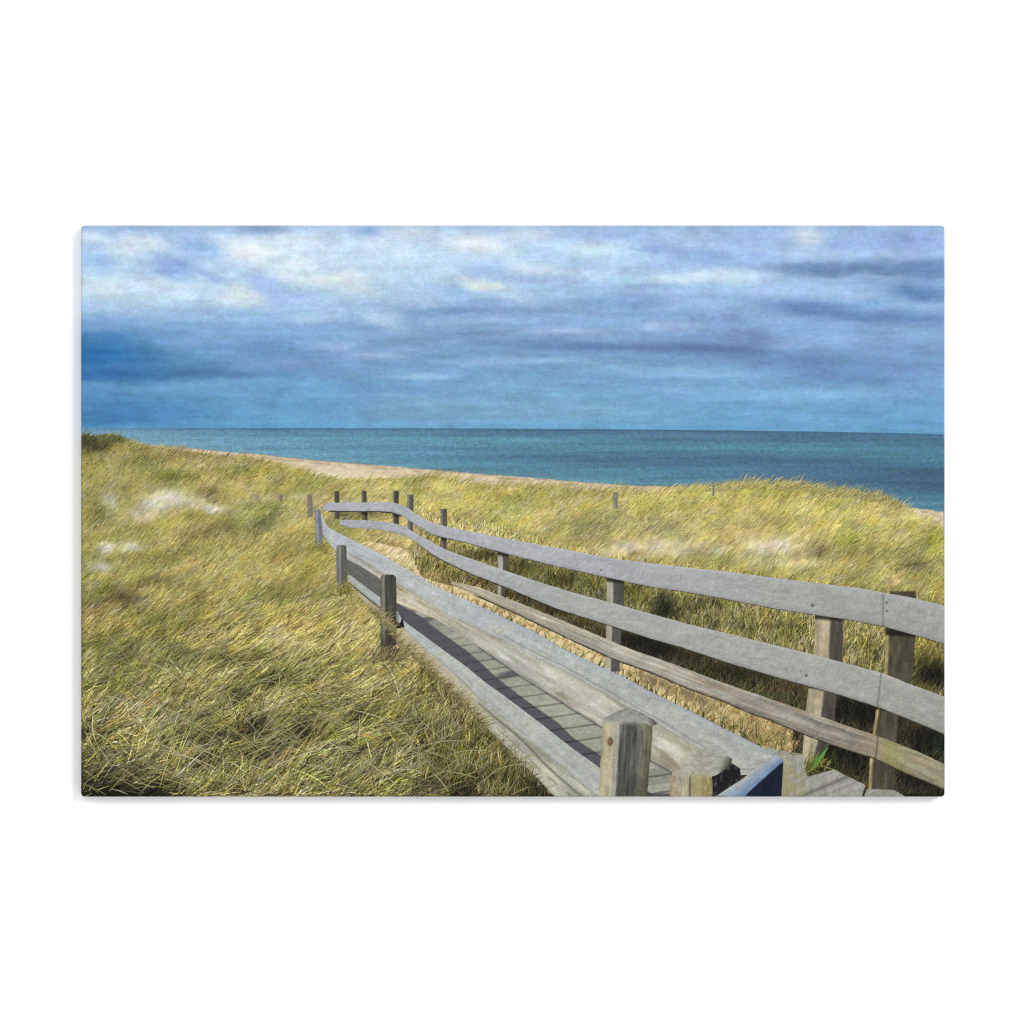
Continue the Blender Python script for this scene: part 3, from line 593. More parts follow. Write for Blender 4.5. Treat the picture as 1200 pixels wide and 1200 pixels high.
# sea-oat wisps standing above the crest
nw = 900
x = RNG.uniform(480, 1056, nw); x = np.where(RNG.uniform(0, 1, nw) < .55, RNG.uniform(840, 1050, nw), x)
y = curve(CREST, x) + RNG.uniform(0, 7, nw)
g2 = blades('printed_wisps', x, y, RNG.uniform(7, 20, nw), np.radians(RNG.normal(42, 12, nw)), RNG.uniform(.35, .7, nw), RNG.normal(.2, .3, nw),
       np.where(RNG.uniform(0, 1, (nw, 1)) < .6, hexc('#cdbf86'), hexc('#aca65a')) * RNG.uniform(.85, 1.1, (nw, 1)), .455, .465, M_GRASS, dune)
g2['kind'] = 'stuff'

# ---------------------------------------------------------------- right railing
def empty(name, parent):
    o = bpy.data.objects.new(name, None); COL.objects.link(o); o.parent = parent; return o
railing = empty('printed_railing', root); railing['label'] = 'three-board grey railing on the right of the boardwalk'
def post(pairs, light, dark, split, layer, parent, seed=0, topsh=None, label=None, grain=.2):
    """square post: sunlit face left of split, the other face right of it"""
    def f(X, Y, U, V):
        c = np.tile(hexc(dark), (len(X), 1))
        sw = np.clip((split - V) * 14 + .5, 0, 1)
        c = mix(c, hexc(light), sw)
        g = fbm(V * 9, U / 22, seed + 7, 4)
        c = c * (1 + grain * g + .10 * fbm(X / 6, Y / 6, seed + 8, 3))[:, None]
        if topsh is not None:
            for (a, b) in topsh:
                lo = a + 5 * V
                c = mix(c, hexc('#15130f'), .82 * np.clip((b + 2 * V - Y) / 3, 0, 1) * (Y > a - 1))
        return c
    o = ribbon('post', pairs, layer, f, M_WOOD, parent, rough=.35, seed=seed)
    if label: o['label'] = label
    return o
P = railing
# far posts
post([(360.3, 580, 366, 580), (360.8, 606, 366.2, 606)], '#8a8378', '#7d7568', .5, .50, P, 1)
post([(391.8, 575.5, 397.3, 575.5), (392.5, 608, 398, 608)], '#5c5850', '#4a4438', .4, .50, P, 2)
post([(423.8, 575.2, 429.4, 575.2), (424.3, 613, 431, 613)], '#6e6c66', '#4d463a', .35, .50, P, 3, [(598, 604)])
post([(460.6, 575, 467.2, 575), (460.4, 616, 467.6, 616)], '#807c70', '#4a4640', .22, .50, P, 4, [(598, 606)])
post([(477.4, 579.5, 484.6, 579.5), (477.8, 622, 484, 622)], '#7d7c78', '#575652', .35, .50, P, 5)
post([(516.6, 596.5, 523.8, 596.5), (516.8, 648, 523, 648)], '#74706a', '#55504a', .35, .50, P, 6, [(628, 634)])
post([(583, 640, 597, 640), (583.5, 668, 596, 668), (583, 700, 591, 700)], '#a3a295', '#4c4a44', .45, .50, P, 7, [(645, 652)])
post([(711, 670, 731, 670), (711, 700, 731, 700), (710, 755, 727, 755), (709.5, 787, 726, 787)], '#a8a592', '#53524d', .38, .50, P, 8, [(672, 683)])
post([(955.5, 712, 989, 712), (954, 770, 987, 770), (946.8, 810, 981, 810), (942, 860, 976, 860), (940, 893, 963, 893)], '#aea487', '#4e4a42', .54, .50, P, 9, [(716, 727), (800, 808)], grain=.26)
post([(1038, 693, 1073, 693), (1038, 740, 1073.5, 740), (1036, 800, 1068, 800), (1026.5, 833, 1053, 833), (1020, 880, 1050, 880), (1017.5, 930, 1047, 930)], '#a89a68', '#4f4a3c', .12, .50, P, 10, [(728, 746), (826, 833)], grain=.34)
# lone posts among the grass
lone = empty('printed_marker_post', root); lone['label'] = 'small weathered posts standing in the dune grass'
post([(718.3, 577, 724, 577), (718.8, 596, 724, 596)], '#8f8d80', '#7e7c6e', .5, .50, lone, 11)
post([(835.2, 566, 837, 566), (835, 581, 836.8, 581)], '#7b8480', '#6f7468', .5, .50, lone, 12)
post([(325.5, 580, 331, 580), (326, 588, 330.5, 588)], '#9a8f80', '#7c7060', .5, .50, lone, 13)
post([(298.5, 580, 304, 580), (299, 586, 303.5, 586)], '#a39c88', '#8c8470', .5, .50, lone, 14)

T1 = smooth_curve([(377, 596), (383, 589), (425, 589), (446, 588), (462, 589), (475, 593.5), (492, 605), (508, 613), (529, 618.5), (550, 622.6), (587, 630), (625, 637), (675, 646), (712, 653.5), (755, 659), (800, 664.5),
      (853, 670), (907, 677), (952, 682.7), (1013, 690), (1035, 694.5), (1067, 700), (1110, 710.5)], 7)
B1 = smooth_curve([(377, 597), (383, 598.5), (421, 599), (446, 599), (458, 600), (471, 604), (487, 615), (508, 627), (529, 632), (550, 637), (600, 650.5), (650, 663), (708, 676), (762, 687.5), (800, 693),
      (853, 702.5), (907, 713), (952, 720), (1000, 727), (1035, 734), (1075, 745), (1110, 755.5)], 7)
T2 = smooth_curve([(398, 609.5), (408, 609), (433, 610), (454, 611.7), (471, 615.4), (483, 622.5), (500, 632), (520, 643), (541, 651), (560, 657.5), (596, 670), (627, 680.5), (672, 694.5), (717, 706.5), (762, 719), (807, 731.5),
      (880, 749), (955, 767.5), (1035, 789), (1067, 802), (1110, 817.5)], 7)
B2 = smooth_curve([(398, 615), (412, 618.5), (446, 620.6), (462, 624), (475, 628), (487, 635), (497, 642), (507, 650), (528, 661), (549, 671), (570, 679), (605, 693), (650, 712.5), (706, 730), (762, 748), (800, 759),
      (853, 776.5), (933, 800), (987, 815), (1030, 829), (1055, 838.5), (1110, 861.5)], 7)
T3 = smooth_curve([(528, 681), (560, 688), (605, 705), (650, 723), (706, 747), (740, 761), (785, 776.5), (830, 794), (860, 804.5), (903, 819), (947, 834.4), (990, 849.6), (1029, 862.5), (1066, 876.7), (1110, 897)], 5)
B3 = smooth_curve([(528, 684), (560, 698), (605, 718.5), (650, 740), (684, 756), (717, 771), (762, 787.5), (809, 807.5), (848, 821.5), (881, 836), (903, 843.5), (940, 859), (968, 870), (1025, 888.5), (1055, 902.7), (1110, 926)], 5)

def board1(X, Y, U, V):
    f = wood(ramp([377, 470, 560, 700, 850, 960, 1107], ['#b2b4bb', '#b0b2b8', '#b0b0b5', '#adadb2', '#a8a9a7', '#a2a39e', '#a0a19c']), grain=.06, patch=.06, seed=101, edge=.16)
    c = f(X, Y, U, V)
    c = mix(c, hexc('#c2c2c4'), .45 * np.exp(-V / .07) * (X > 480))
    c = mix(c, hexc('#4c4c48'), .75 * np.exp(-np.abs(X - 1034.6) / .6))
    for p in ((952, 709.5, 1.9), (1039, 706, 1.3), (1039.3, 716, 1.2), (704, 668, 1.0)): c = spot(c, X, Y, *p, '#4a443c', .8)
    return c
def board2(X, Y, U, V):
    f = wood(ramp([398, 480, 560, 700, 850, 1000, 1107], ['#aaacb2', '#b2b4ba', '#afb1b2', '#a9aba6', '#a6a7a2', '#a3a49d', '#9f9f96']), grain=.06, patch=.07, seed=121, edge=.14)
    c = f(X, Y, U, V)
    c = mix(c, hexc('#bdbeb8'), .4 * np.exp(-V / .07))
    j = 1032.5 - 4 * V
    c = mix(c, hexc('#4c4c46'), .75 * np.exp(-np.abs(X - j) / .6))
    for p in ((945, 791.5, 1.9), (938, 787, .9), (1027, 822, .9)): c = spot(c, X, Y, *p, '#4a443c', .8)
    return c
def board3(X, Y, U, V):
    f = wood(ramp([528, 600, 700, 800, 900, 1000, 1107], ['#a89f88', '#aea792', '#aea896', '#a8a292', '#9a9386', '#928b7a', '#949074']), gy=1.3, grain=.32, patch=.10, seed=141, edge=.30, warm=.03, lg=40)
    c = f(X, Y, U, V)
    c = mix(c, hexc('#978068'), .4 * np.clip(fbm(U / 30, V * 3, 149, 3) * 2, 0, 1) * (X > 820))
    c = mix(c, hexc('#8f8c48'), .5 * np.clip((X - 1030) / 8, 0, 1) * np.clip((1075 - X) / 30, 0, 1))
    j = 1029 - 3 * V
    return mix(c, hexc('#3a3426'), .8 * np.exp(-np.abs(X - j) / .7))
# cast shadow of each board edge on the tangle is part of the print: a thin dark strip
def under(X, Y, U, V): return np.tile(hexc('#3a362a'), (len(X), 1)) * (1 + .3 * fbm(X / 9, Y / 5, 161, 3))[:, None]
def shift(c, d): return [(p[0], p[1] + d) for p in c]
r1 = band('rail', T1, B1, 377, R_, .54, board1, M_WOOD, P, .9, .8, rough=.35, seed=51)
r1['label'] = 'top grey board of the right railing'
r2 = band('rail', T2, B2, 398, R_, .54, board2, M_WOOD, P, .9, .8, rough=.4, seed=55)
r2['label'] = 'middle grey board of the right railing'
r3 = band('rail', T3, B3, 529, R_, .54, board3, M_WOOD, P, .9, .8, rough=.6, seed=57)
r3['label'] = 'rough low board of the right railing'
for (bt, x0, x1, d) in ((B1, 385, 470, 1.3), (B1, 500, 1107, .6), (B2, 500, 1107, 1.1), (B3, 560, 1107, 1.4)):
    u = band('rail_shadow', shift(bt, -.5), shift(bt, d), x0, x1, .52, under, M_WOOD, P, 1.0, .8, rough=.6, seed=59)

# ---------------------------------------------------------------- boardwalk floor
def floor_col(X, Y, U, V):
    c = np.tile(hexc('#9b9c8d'), (len(X), 1))
    c = mix(c, hexc('#a8a48a'), .7 * np.clip((520 - X) / 50, 0, 1))
    # plank seams: planks run across the walk, wider towards the camera
    s = (X - 464) * .78 + (Y - 715) * .62 + (Y - 715) * .35
    w = 6.0 + (X - 464) * .03
    ph = np.log1p(np.maximum(Y + .14 * (X - 464) - 700, 0) / 120) * 19
    pid = np.floor(ph); fr = ph - pid
    c = c * (1 + .16 * (hsh(pid, pid * 0, 5) - .5))[:, None]
    c = c * (1 + .09 * fbm(X / 14, Y / 2.2, 171, 3) + .05 * fbm(X / 5, Y / 4, 173, 2))[:, None]
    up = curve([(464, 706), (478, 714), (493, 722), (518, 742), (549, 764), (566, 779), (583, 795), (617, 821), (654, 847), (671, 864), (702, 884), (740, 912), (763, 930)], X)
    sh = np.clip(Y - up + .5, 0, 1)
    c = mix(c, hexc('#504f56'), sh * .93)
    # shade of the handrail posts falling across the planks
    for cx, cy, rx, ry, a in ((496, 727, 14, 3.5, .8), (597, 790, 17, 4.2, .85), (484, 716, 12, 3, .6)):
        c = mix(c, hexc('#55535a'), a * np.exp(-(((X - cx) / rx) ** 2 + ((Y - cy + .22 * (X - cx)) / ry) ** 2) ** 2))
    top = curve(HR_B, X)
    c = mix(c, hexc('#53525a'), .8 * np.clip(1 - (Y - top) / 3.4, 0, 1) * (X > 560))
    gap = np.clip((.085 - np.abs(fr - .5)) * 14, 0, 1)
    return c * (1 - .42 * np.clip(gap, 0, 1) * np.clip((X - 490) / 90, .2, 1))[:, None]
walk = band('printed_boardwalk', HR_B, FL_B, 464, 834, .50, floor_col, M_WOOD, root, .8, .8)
# planks where the boardwalk turns, lower right
def plank_col(s):
    def f(X, Y, U, V):
        c = np.tile(hexc('#9b9a90'), (len(X), 1))
        c = c * (1 + .14 * fbm(U / 3.0, V * 3, s, 4) + .12 * fbm(X / 30 + Y / 9, (Y + X * .4) / 1.6, s + 2, 3))[:, None]
        c = mix(c, hexc('#5c5a50'), .7 * np.exp(-((Y - 918 + .42 * (X - 975)) / 2.0) ** 2) * (X > 930))
        c = mix(c, hexc('#97905c'), .6 * np.clip((952 - X) / 20, 0, 1) * np.clip((Y - 885) / 20, 0, 1) * (fbm(X / 9, Y / 7, s + 4, 2) > -.1))
        return c
    return f
ribbon('plank', [(900, 876, 900, 936), (918, 880, 918, 936), (941, 884, 945, 936), (946, 910, 955, 936)], .51, plank_col(181), M_WOOD, walk, rough=.4)
ribbon('plank', [(930, 936, 930, 914), (955, 936, 955, 908), (977, 936, 977, 901.5), (1009, 936, 1014, 920)], .515, plank_col(185), M_WOOD, walk, rough=.4)
ribbon('plank', [(1012, 936, 1016, 924.5), (1030, 936, 1031, 925), (1048, 936, 1048, 926), (1062, 936, 1060, 933)], .515, plank_col(189), M_WOOD, walk, rough=.4)
# first handrail posts and boards ---- left railing
left = empty('printed_railing', root); left['label'] = 'low wide-capped railing on the left of the boardwalk'
P = left
# inner face shows the shaded board between the first two posts
def shade(X, Y, U, V): return np.tile(hexc('#66665f'), (len(X), 1)) * (1 + .14 * fbm(U / 14, V * 6, 201, 4))[:, None]
def outer_face(X, Y, U, V):
    c = ramp([405, 470, 520, 570, 700], ['#b3a98c', '#b9ae92', '#bab29a', '#b0af9c', '#aaa998'])(X, Y, U, V)
    g = fbm(U / 34, V * 5.5 + U / 60, 211, 4)
    c = mix(c, hexc('#d6d6cc'), .40 * np.clip(fbm((X + Y) / 3.0, (X - Y) / 9, 431, 3) * 2.4 - .4, 0, 1))
    c = c * (1 + .26 * g * np.clip((X - 520) / 60, .2, 1) + .06 * fbm(X / 6, Y / 5, 213, 3))[:, None]
    crack = np.abs(V - .30 - .09 * fbm(U / 50, U * 0, 215, 2)) / .045
    c = mix(c, hexc('#5b5b50'), .7 * np.exp(-crack ** 2) * (X > 560))
    crack2 = np.abs(V - .62 - .1 * fbm(U / 40, U * 0, 217, 2)) / .03
    c = mix(c, hexc('#66655a'), .6 * np.exp(-crack2 ** 2) * (X > 575) * (fbm(X / 20, Y / 20, 219, 2) > -.1))
    # grass creeping over the board's lower edge
    gr = np.clip((V - .55 + .3 * fbm(X / 3, Y / 4, 221, 3)) * 2.4, 0, 1) * np.clip((580 - X) / 60, 0, 1)
    return mix(c, hexc('#b0a478') * 1.0, gr * .75)
def outer_top(X, Y, U, V):
    c = ramp([405, 480, 560, 640, 702], ['#b0b6ba', '#afb5b4', '#b4b7b0', '#b2b5af', '#b0b2ac'])(X, Y, U, V)
    c = mix(c, hexc('#d6d6cc'), .40 * np.clip(fbm((X + Y) / 3.0, (X - Y) / 9, 411, 3) * 2.4 - .4, 0, 1))
    c = c * (1 + .10 * fbm(U / 26, V * 6, 231, 4) + .07 * fbm(X / 9, Y / 7, 233, 3))[:, None]
    c = mix(c, hexc('#b5b38e'), .5 * np.clip(fbm(X / 12, Y / 9, 235, 3) * 2.4 - .5, 0, 1))
    return mix(c, hexc('#77786f'), .5 * np.exp(-(1 - V) / .07))
b = band('board', OB_M, OB_B, 466, 702, .56, outer_face, M_WOOD, P, .8, .8, rough=.5, seed=71); b['label'] = 'weathered outer side of the low board'
band('board', [(408, 680), (424, 692), (445, 713), (466, 727)], OB_B, 408, 467, .555, outer_face, M_WOOD, P, .8, .8, rough=.5)
band('board', [(p[0], p[1]) for p in FL_B], OB_M, 466, 750, .565, outer_top, M_WOOD, P, .8, .8, rough=.3, seed=73)
band('board', [(409, 673), (445, 700), (466, 717)], [(409, 681), (445, 711), (466, 726)], 409, 467, .565, outer_top, M_WOOD, P, .8, .8)
band('board', [(409, 682), (445, 711.5), (466, 728)], [(409, 684.2), (445, 713.8), (466, 731)], 409, 467, .568, lambda X, Y, U, V: shade(X, Y, U, V) * .8, M_WOOD, P, .8, .8)
band('board', [(403, 652), (424, 662), (447, 679)], [(403, 670), (424, 687), (447, 702)], 403, 447, .564, shade, M_WOOD, P, .8, .8)
def notch(X, Y, U, V): return np.tile(hexc('#17181a'), (len(X), 1))
ribbon('board_notch', [(464, 731, 464, 736.5), (469, 730, 470, 736), (471.5, 722, 474, 735)], .575, notch, M_WOOD, P)  # dark notch in the low board, drawn as a near-black patch
# handrail: flat cap and its inner side
def cap(X, Y, U, V):
    c = ramp([376, 420, 480, 560, 640, 720, 800, 918], ['#b7bcc4', '#b6babd', '#b8bcbb', '#b2b6b7', '#b1b4b2', '#b0b3ae', '#aeb0aa', '#a8aaa5'])(X, Y, U, V)
    c = mix(c, hexc('#d6d6cc'), .40 * np.clip(fbm((X + Y) / 3.0, (X - Y) / 9, 401, 3) * 2.4 - .4, 0, 1))
    c = c * (1 + .09 * fbm(U / 30, V * 6, 241, 4) + .09 * fbm(X / 10, Y / 7, 243, 3))[:, None]
    c = mix(c, hexc('#c2c0a8'), .45 * np.clip(fbm(X / 9, Y / 6, 245, 3) * 2.5 - .5, 0, 1))
    d = (Y - curve(HR_R, X))
    c = mix(c, hexc('#8fa6cc'), .55 * np.exp(-d / 2.6) * (X > 560)); c = mix(c, hexc('#c6cbd6'), .5 * np.exp(-d / 1.8) * (X <= 560))
    cr = np.exp(-(np.abs(V - .84 - .05 * fbm(U / 30, U * 0, 247, 2)) / .03) ** 2) * (X > 590)
    return mix(c, hexc('#7c7d76'), .55 * cr)
def inner(X, Y, U, V):
    c = ramp([376, 440, 470, 520, 600, 700, 790], ['#b8bab8', '#b6b4a4', '#c0b699', '#bfbaa6', '#bdbbae', '#bab8aa', '#b8b59f'])(X, Y, U, V)
    g = fbm(U / 44, V * 5.5, 251, 4)
    c = mix(c, hexc('#d6d6cc'), .40 * np.clip(fbm((X + Y) / 3.0, (X - Y) / 9, 421, 3) * 2.4 - .4, 0, 1))
    c = c * (1 + .24 * g)[:, None]
    c = mix(c, hexc('#857c66'), .8 * np.clip(fbm(U / 36, V * 2.6, 253, 3) * 2.2 - .25, 0, 1))
    c = mix(c, hexc('#dad9d0'), .8 * np.clip(fbm(U / 28, V * 3, 255, 3) * 2.4 - .4, 0, 1))
    c = mix(c, hexc('#85806f'), .6 * np.exp(-V / .08))
    return mix(c, hexc('#5f5e58'), .5 * np.exp(-(1 - V) / .04) * (X > 500))
i_ = band('handrail_side', HR_M, HR_B, 377, 834, .58, inner, M_WOOD, P, .8, .8, rough=.5, seed=81)
h_ = band('handrail_cap', HR_R, [(p[0], p[1] + .6) for p in HR_M if p[0] < 832] + [(852, 899), (866, 908), (880, 908), (918, 895)], 376, 918, .59, cap, M_WOOD, P, .8, .8, rough=.4, seed=83)
h_['label'] = 'flat pale cap board of the left handrail'
# dark void under the cap's end, bluish cross board and its navy end face
def navy(X, Y, U, V):
    c = np.tile(hexc('#151b2e'), (len(X), 1)); return c * (1 + .35 * fbm(X / 7, Y / 7, 261, 3))[:, None]
def bluecap(X, Y, U, V):
    c = ramp([0, .5, 1], ['#b0b3ac', '#8fa0b6', '#67809f'], 'V')(X, Y, U, V)
    return c * (1 + .14 * fbm(U / 12, V * 4, 263, 4))[:, None]
ribbon('void', [(833, 936, 850, 936), (833, 915, 860, 922), (843, 905, 868, 907), (852, 896.5, 867, 900.5), (856, 893, 859, 895)], .60, lambda X, Y, U, V: mix(np.tile(hexc('#15171a'), (len(X), 1)), hexc('#5a5b58'), np.clip(fbm(X / 2.5, Y / 5, 291, 3) * 1.6 - .1 + np.clip((903 - Y) / 10, 0, .6), 0, .8)), M_WOOD, P, rough=.8)
ribbon('cross_board', [(833, 937, 872, 937), (868, 914, 890, 918), (903, 888, 916, 894), (911, 885, 919, 892)], .605, bluecap, M_WOOD, P)
ribbon('cross_board_end', [(866, 937, 866, 937), (872, 933, 874, 937), (892, 915, 894, 937), (912, 897, 914, 937), (918, 892.5, 915.5, 937)], .61, navy, M_WOOD, P)
# log end with growth rings, and the short post under it
def rings_col(X, Y, U, V):
    d = np.hypot((X - 832) / 1.2, (Y - 894) * 1.0) + 1.6 * fbm(X / 6, Y / 6, 271, 3)
    c = np.tile(hexc('#a5a497'), (len(X), 1))
    c = mix(c, hexc('#b2af9f'), np.clip((822 - X) / 14, 0, 1))
    c = c * (1 + .10 * np.clip((X - 806) / 12, 0, 1) * np.sin(d * 2.7) + .14 * fbm(X / 5, Y / 3, 273, 3))[:, None]
    return mix(c, hexc('#3f3f3a'), .9 * np.clip((X - 846 + .5 * (Y - 894)) / 9, 0, 1))
ribbon('rail_end', [(798, 889, 798, 910), (806, 882, 806, 912), (818, 877.5, 818, 912), (828, 876.5, 830, 911), (840, 878.5, 840, 908), (850, 883, 849, 902), (858, 889.5, 857, 894)], .608, rings_col, M_WOOD, P, rough=.8)
def stub(X, Y, U, V):
    c = ramp([787, 800, 808, 822, 834], ['#a08f78', '#b0ab92', '#a39b78', '#a39868', '#8f8658'])(X, Y, U, V)
    c = c * (1 + .22 * fbm(X / 1.6, Y / 16, 281, 3) + .08 * fbm(X / 5, Y / 5, 283, 2))[:, None]
    cx = 808.6 + 3.5 * np.clip((912 - Y) / 6, 0, 1) ** 2
    c = mix(c, hexc('#2c2c26'), .85 * np.exp(-((X - cx) / .8) ** 2))
    return mix(c, hexc('#b3b1a2'), .6 * np.clip((912 - Y) / 4, 0, 1))
ribbon('post', [(789, 903, 815, 905), (787.5, 906, 829, 907), (787, 910, 833, 910), (786, 914, 834.6, 914), (784.5, 936, 835, 936)], .612, stub, M_WOOD, P, rough=.3)
# posts of the left railing
def pcol(light, dark, split, seed, grain, topdark=0, y0=0, low=None):
    def f(X, Y, U, V):
        c = mix(np.tile(hexc(dark), (len(X), 1)), hexc(light), np.clip((split - V) * 16 + .5, 0, 1))
        g = fbm(V * 12 + .6 * fbm(U / 30, V, seed, 2), U / 40, seed + 1, 4)
        c = c * (1 + grain * g * 1.5 + .10 * fbm(X / 7, Y / 7, seed + 2, 3))[:, None]
        k = np.clip(fbm(V * 16, U / 60, seed + 3, 3) * 3 - .9, 0, 1)
        c = mix(c, hexc('#26261f'), .6 * k)
        if low: c = mix(c, hexc(low[1]), .7 * np.clip((Y - low[0]) / 14, 0, 1))
        return c
    return f
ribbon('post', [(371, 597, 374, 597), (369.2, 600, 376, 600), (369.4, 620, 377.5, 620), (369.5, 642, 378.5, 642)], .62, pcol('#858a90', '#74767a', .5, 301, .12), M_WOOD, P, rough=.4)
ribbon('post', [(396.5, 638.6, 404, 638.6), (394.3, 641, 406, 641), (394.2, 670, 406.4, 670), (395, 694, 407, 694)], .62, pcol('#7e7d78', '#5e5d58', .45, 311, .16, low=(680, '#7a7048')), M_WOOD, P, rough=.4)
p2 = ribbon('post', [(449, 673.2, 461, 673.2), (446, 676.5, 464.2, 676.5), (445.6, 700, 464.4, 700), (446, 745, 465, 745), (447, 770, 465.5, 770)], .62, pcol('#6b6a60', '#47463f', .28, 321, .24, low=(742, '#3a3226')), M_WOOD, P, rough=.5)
p2['label'] = 'dark grey post with a rounded top'
def near_post(X, Y, U, V):
    c = ramp([0, .10, .20, .335, .36, .50, .62, .72, .85, 1.0], ['#a8a486', '#b9b391', '#b0aa92', '#a9a79a', '#66675f', '#5d5e57', '#4f504a', '#6c6e65', '#74735f', '#6c674c'], 'V')(X, Y, U, V)
    g = fbm(V * 14 + .5 * fbm(U / 30, V * 2, 331, 2), U / 34, 332, 4)
    c = c * (1 + .40 * g * np.where(V > .34, 1, .45) + .10 * fbm(X / 7, Y / 7, 334, 3))[:, None]
    k = np.clip(fbm(V * 22, U / 50, 335, 3) * 3 - .5, 0, 1) * (V > .36)
    c = mix(c, hexc('#2b2c27'), .65 * k)
    c = mix(c, hexc('#8d8e86'), .45 * np.clip(fbm(V * 26, U / 60, 337, 3) * 3 - .8, 0, 1) * (V > .5))
    c = mix(c, hexc('#a8a79c'), .75 * np.clip((851 - Y) / 5, 0, 1) * (V < .82))
    c = mix(c, hexc('#2a2c26'), .35 * np.clip((Y - 895) / 30, 0, 1) * (V > .36))
    kx, ky = X - 715.2, Y - 869
    c = mix(c, hexc('#4c3220'), .95 * np.exp(-((kx / 3.2) ** 2 + (ky / 5.0) ** 2) ** 2)); c = mix(c, hexc('#b08a68'), .8 * np.exp(-(((kx + .4) / 1.6) ** 2 + ((ky + .6) / 2.4) ** 2)))
    return mix(c, hexc('#23241f'), .8 * np.exp(-(((X - 744 - .8 * np.sin(Y / 5)) / 1.7) ** 2 + ((Y - 862) / 16) ** 2)))
p3 = ribbon('post', [(708.5, 840.5, 765, 843), (706.5, 844, 765, 846), (705.6, 852, 764.5, 852), (704.5, 880, 763, 880), (701.5, 936, 758, 936)], .62, near_post, M_WOOD, P, rough=.6)
p3['label'] = 'broad nearest post with a brown knot'
def near_top(X, Y, U, V):
    c = np.tile(hexc('#96968c'), (len(X), 1)) * (1 + .20 * fbm((X + Y) / 7, (Y - X * .3) / 2.2, 341, 4))[:, None]
    c = mix(c, hexc('#aaaa9c'), np.clip((V - .55) * 3, 0, 1) * .6)
    c = mix(c, hexc('#6d6e66'), .5 * np.exp(-V / .2))
    return mix(c, hexc('#4d4e48'), .8 * np.clip((X - 759) / 8, 0, 1))
ribbon('post_top', [(708.5, 842, 708.5, 844.5), (715, 838, 716, 846), (725, 833, 725, 846), (736, 829.5, 736, 845), (748, 833, 748, 845), (759, 839, 757, 848), (766, 843, 762, 851), (771, 848, 769, 849)], .625, near_top, M_WOOD, P, rough=.6)

# ---- blades that cross in front of the boards and posts
def fringe(n, xs, ys, lens, angs, pal, w=(.6, 1.1), bendm=.4, lay=.63):
    x = RNG.uniform(*xs, n); yy = ys(x) + RNG.normal(0, 3, n)
    c = np.array([hexc(pal[i]) for i in RNG.integers(0, len(pal), n)]) * RNG.uniform(.8, 1.12, (n, 1))
    return x, yy, RNG.uniform(*lens, n), np.radians(RNG.normal(*angs, n)), RNG.uniform(*w, n), RNG.normal(bendm, .4, n), c
parts = [fringe(520, (432, 566), lambda x: curve(OB_B, x) + 3, (5, 17), (28, 30), ['#b5a878', '#aba066', '#c0b48c', '#a3985c', '#9a9254'], w=(.5, .9)),
         fringe(90, (560, 645), lambda x: curve(OB_B, x) + 4, (6, 18), (50, 45), ['#a0966a', '#857e48', '#b0a680'], w=(.5, .9)),
         fringe(110, (436, 474), lambda x: 772 + 0 * x, (12, 26), (60, 48), ['#9c9060', '#857a4a', '#5c5034', '#bdb084', '#6c6030'], w=(.5, .9)),
         fringe(60, (388, 412), lambda x: 694 + 0 * x, (6, 16), (65, 35), ['#a89c54', '#8f8a40', '#b8a868']),
         fringe(40, (364, 384), lambda x: 644 + 0 * x, (5, 12), (65, 35), ['#a8a04c', '#8f8e3c']),
         fringe(36, (940, 966), lambda x: 899 + 0 * x, (10, 22), (60, 30), ['#8c8a3c', '#6f7a2c', '#b3a562']),
         fringe(46, (845, 930), lambda x: curve([(845, 850), (930, 885)], x), (8, 22), (70, 50), ['#a89c54', '#75702c', '#c2b478', '#5f7a2c'])]
cat = [np.concatenate([p[i] for p in parts]) for i in range(7)]
f1 = blades('printed_fringe', *cat[:6], cat[6], .63, .66, M_GRASS, dune); f1['kind'] = 'stuff'
# a broad green blade beside the lower rail, and long straw stems in the foreground
xb = np.array([950., 952, 945]); yb = np.array([903., 899, 906])
ne = 760
xs_ = RNG.uniform(L, 600, ne); ys_ = RNG.uniform(770, 932, ne)
ok = ys_ > curve([(90, 760), (450, 800), (600, 895)], xs_) ; xs_, ys_ = xs_[ok], ys_[ok]; ne = len(xs_)
bk = RNG.uniform(0, 1, ne) < .5
an = np.where(bk, RNG.uniform(120, 170, ne), RNG.uniform(15, 60, ne))
cs_ = np.array([hexc(h) for h in ('#cbc39e', '#b9b07c', '#b0a668', '#a39c7c', '#949c50')])[RNG.integers(0, 5, ne)] * RNG.uniform(.75, 1.08, (ne, 1))
X5 = np.concatenate([xb, xs_]); Y5 = np.concatenate([yb, ys_])
f2 = blades('printed_stems', X5, Y5, np.concatenate([[34, 20, 18], RNG.uniform(18, 62, ne)]), np.radians(np.concatenate([[54, 68, 40], an])),
       np.concatenate([[4.2, 2.2, 2.0], RNG.uniform(.5, 1.0, ne)]), np.concatenate([[.05, .1, .2], np.where(bk, -RNG.uniform(0, .7, ne), RNG.uniform(0, .7, ne))]),
       np.concatenate([np.array([hexc('#5f9a3c'), hexc('#6a8a34'), hexc('#8a8a3a')]), cs_]), .665, .69, M_GRASS, dune, tip=1.05, rootk=.8)
f2['kind'] = 'stuff'

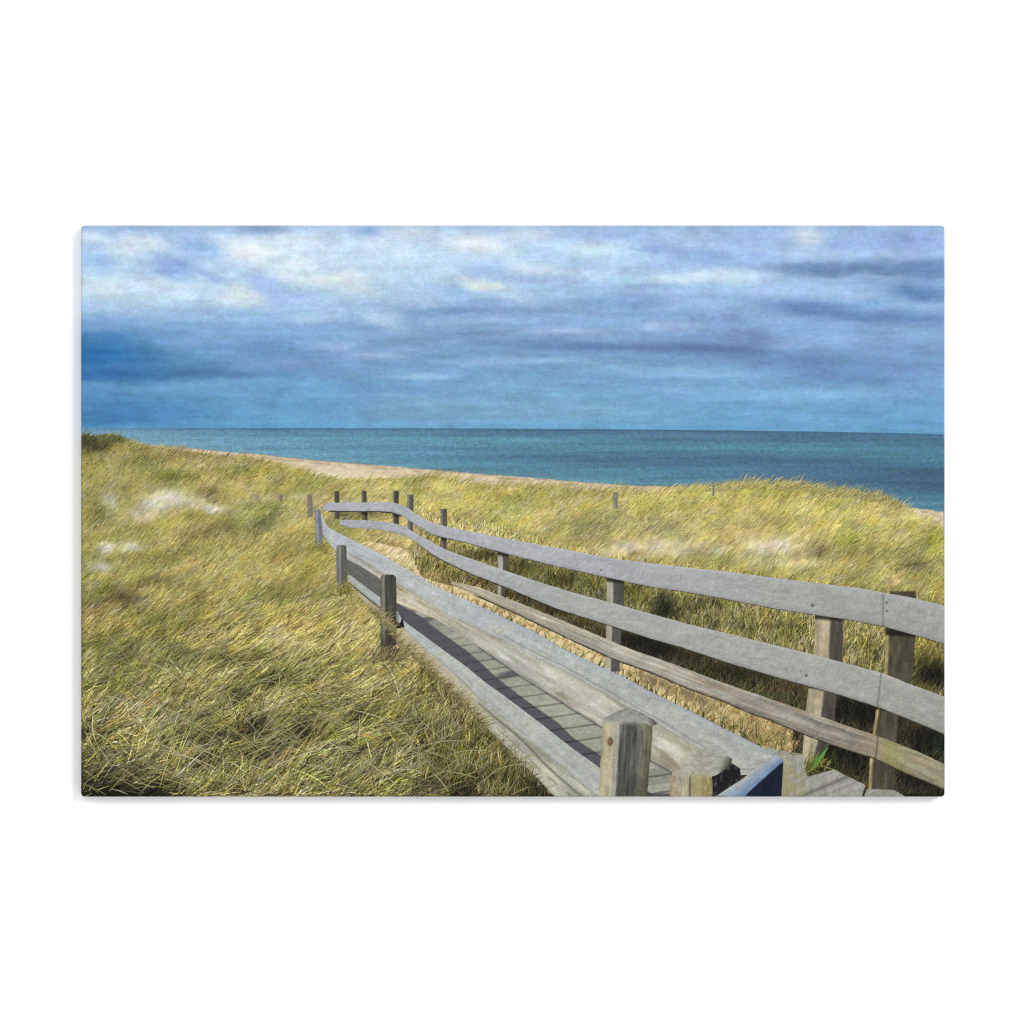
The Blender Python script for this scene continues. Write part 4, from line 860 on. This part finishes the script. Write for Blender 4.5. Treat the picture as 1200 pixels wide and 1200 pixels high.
# ---------------------------------------------------------------- white wall behind
wm, nt, N, K = node_mat('white_wall')
out = N('ShaderNodeOutputMaterial'); p = N('ShaderNodeBsdfPrincipled'); K(p.outputs[0], out.inputs[0])
p.inputs['Base Color'].default_value = (.82, .82, .82, 1); p.inputs['Roughness'].default_value = .9
p.inputs['Specular IOR Level'].default_value = .1
me = bpy.data.meshes.new('wall')
W = 3.0
me.from_pydata([(-W, DEPTH, -W), (W, DEPTH, -W), (W, DEPTH, W), (-W, DEPTH, W), (-W, DEPTH + .1, -W), (W, DEPTH + .1, -W), (W, DEPTH + .1, W), (-W, DEPTH + .1, W)], [],
               [(0, 1, 2, 3), (7, 6, 5, 4), (0, 4, 5, 1), (1, 5, 6, 2), (2, 6, 7, 3), (3, 7, 4, 0)])
wall = bpy.data.objects.new('wall', me); COL.objects.link(wall); me.materials.append(wm)
wall['kind'] = 'structure'

# ---------------------------------------------------------------- light, camera
w = bpy.data.worlds.new('World'); SC.world = w; w.use_nodes = True
bg = w.node_tree.nodes['Background']; bg.inputs[0].default_value = (.985, .99, 1, 1); bg.inputs[1].default_value = 1.27
def area(name, loc, size, power):
    l = bpy.data.lights.new(name, 'AREA'); l.shape = 'SQUARE'; l.size = size; l.energy = power
    o = bpy.data.objects.new(name, l); COL.objects.link(o); o.location = loc
    from mathutils import Vector
    o.rotation_euler = (Vector((0, 0, 0)) - Vector(loc)).to_track_quat('-Z', 'Y').to_euler()
    return o
area('key_softbox', (9.6, -14.0, 6.0), 6.0, 1980)

cam = bpy.data.cameras.new('camera'); co_ = bpy.data.objects.new('camera', cam); COL.objects.link(co_)
D = 8.0
co_.location = (0, -D, 0); co_.rotation_euler = (math.pi / 2, 0, 0)
cam.sensor_width = 36; cam.lens = 36 * D / 1.2; cam.clip_end = 100
SC.camera = co_
SC.view_settings.view_transform = 'Standard'; SC.view_settings.look = 'None'
SC.view_settings.exposure = 0; SC.view_settings.gamma = 1
SC.cycles.max_bounces = 3; SC.cycles.use_denoising = False; SC.cycles.use_adaptive_sampling = False
SC.cycles.filter_width = 1.3
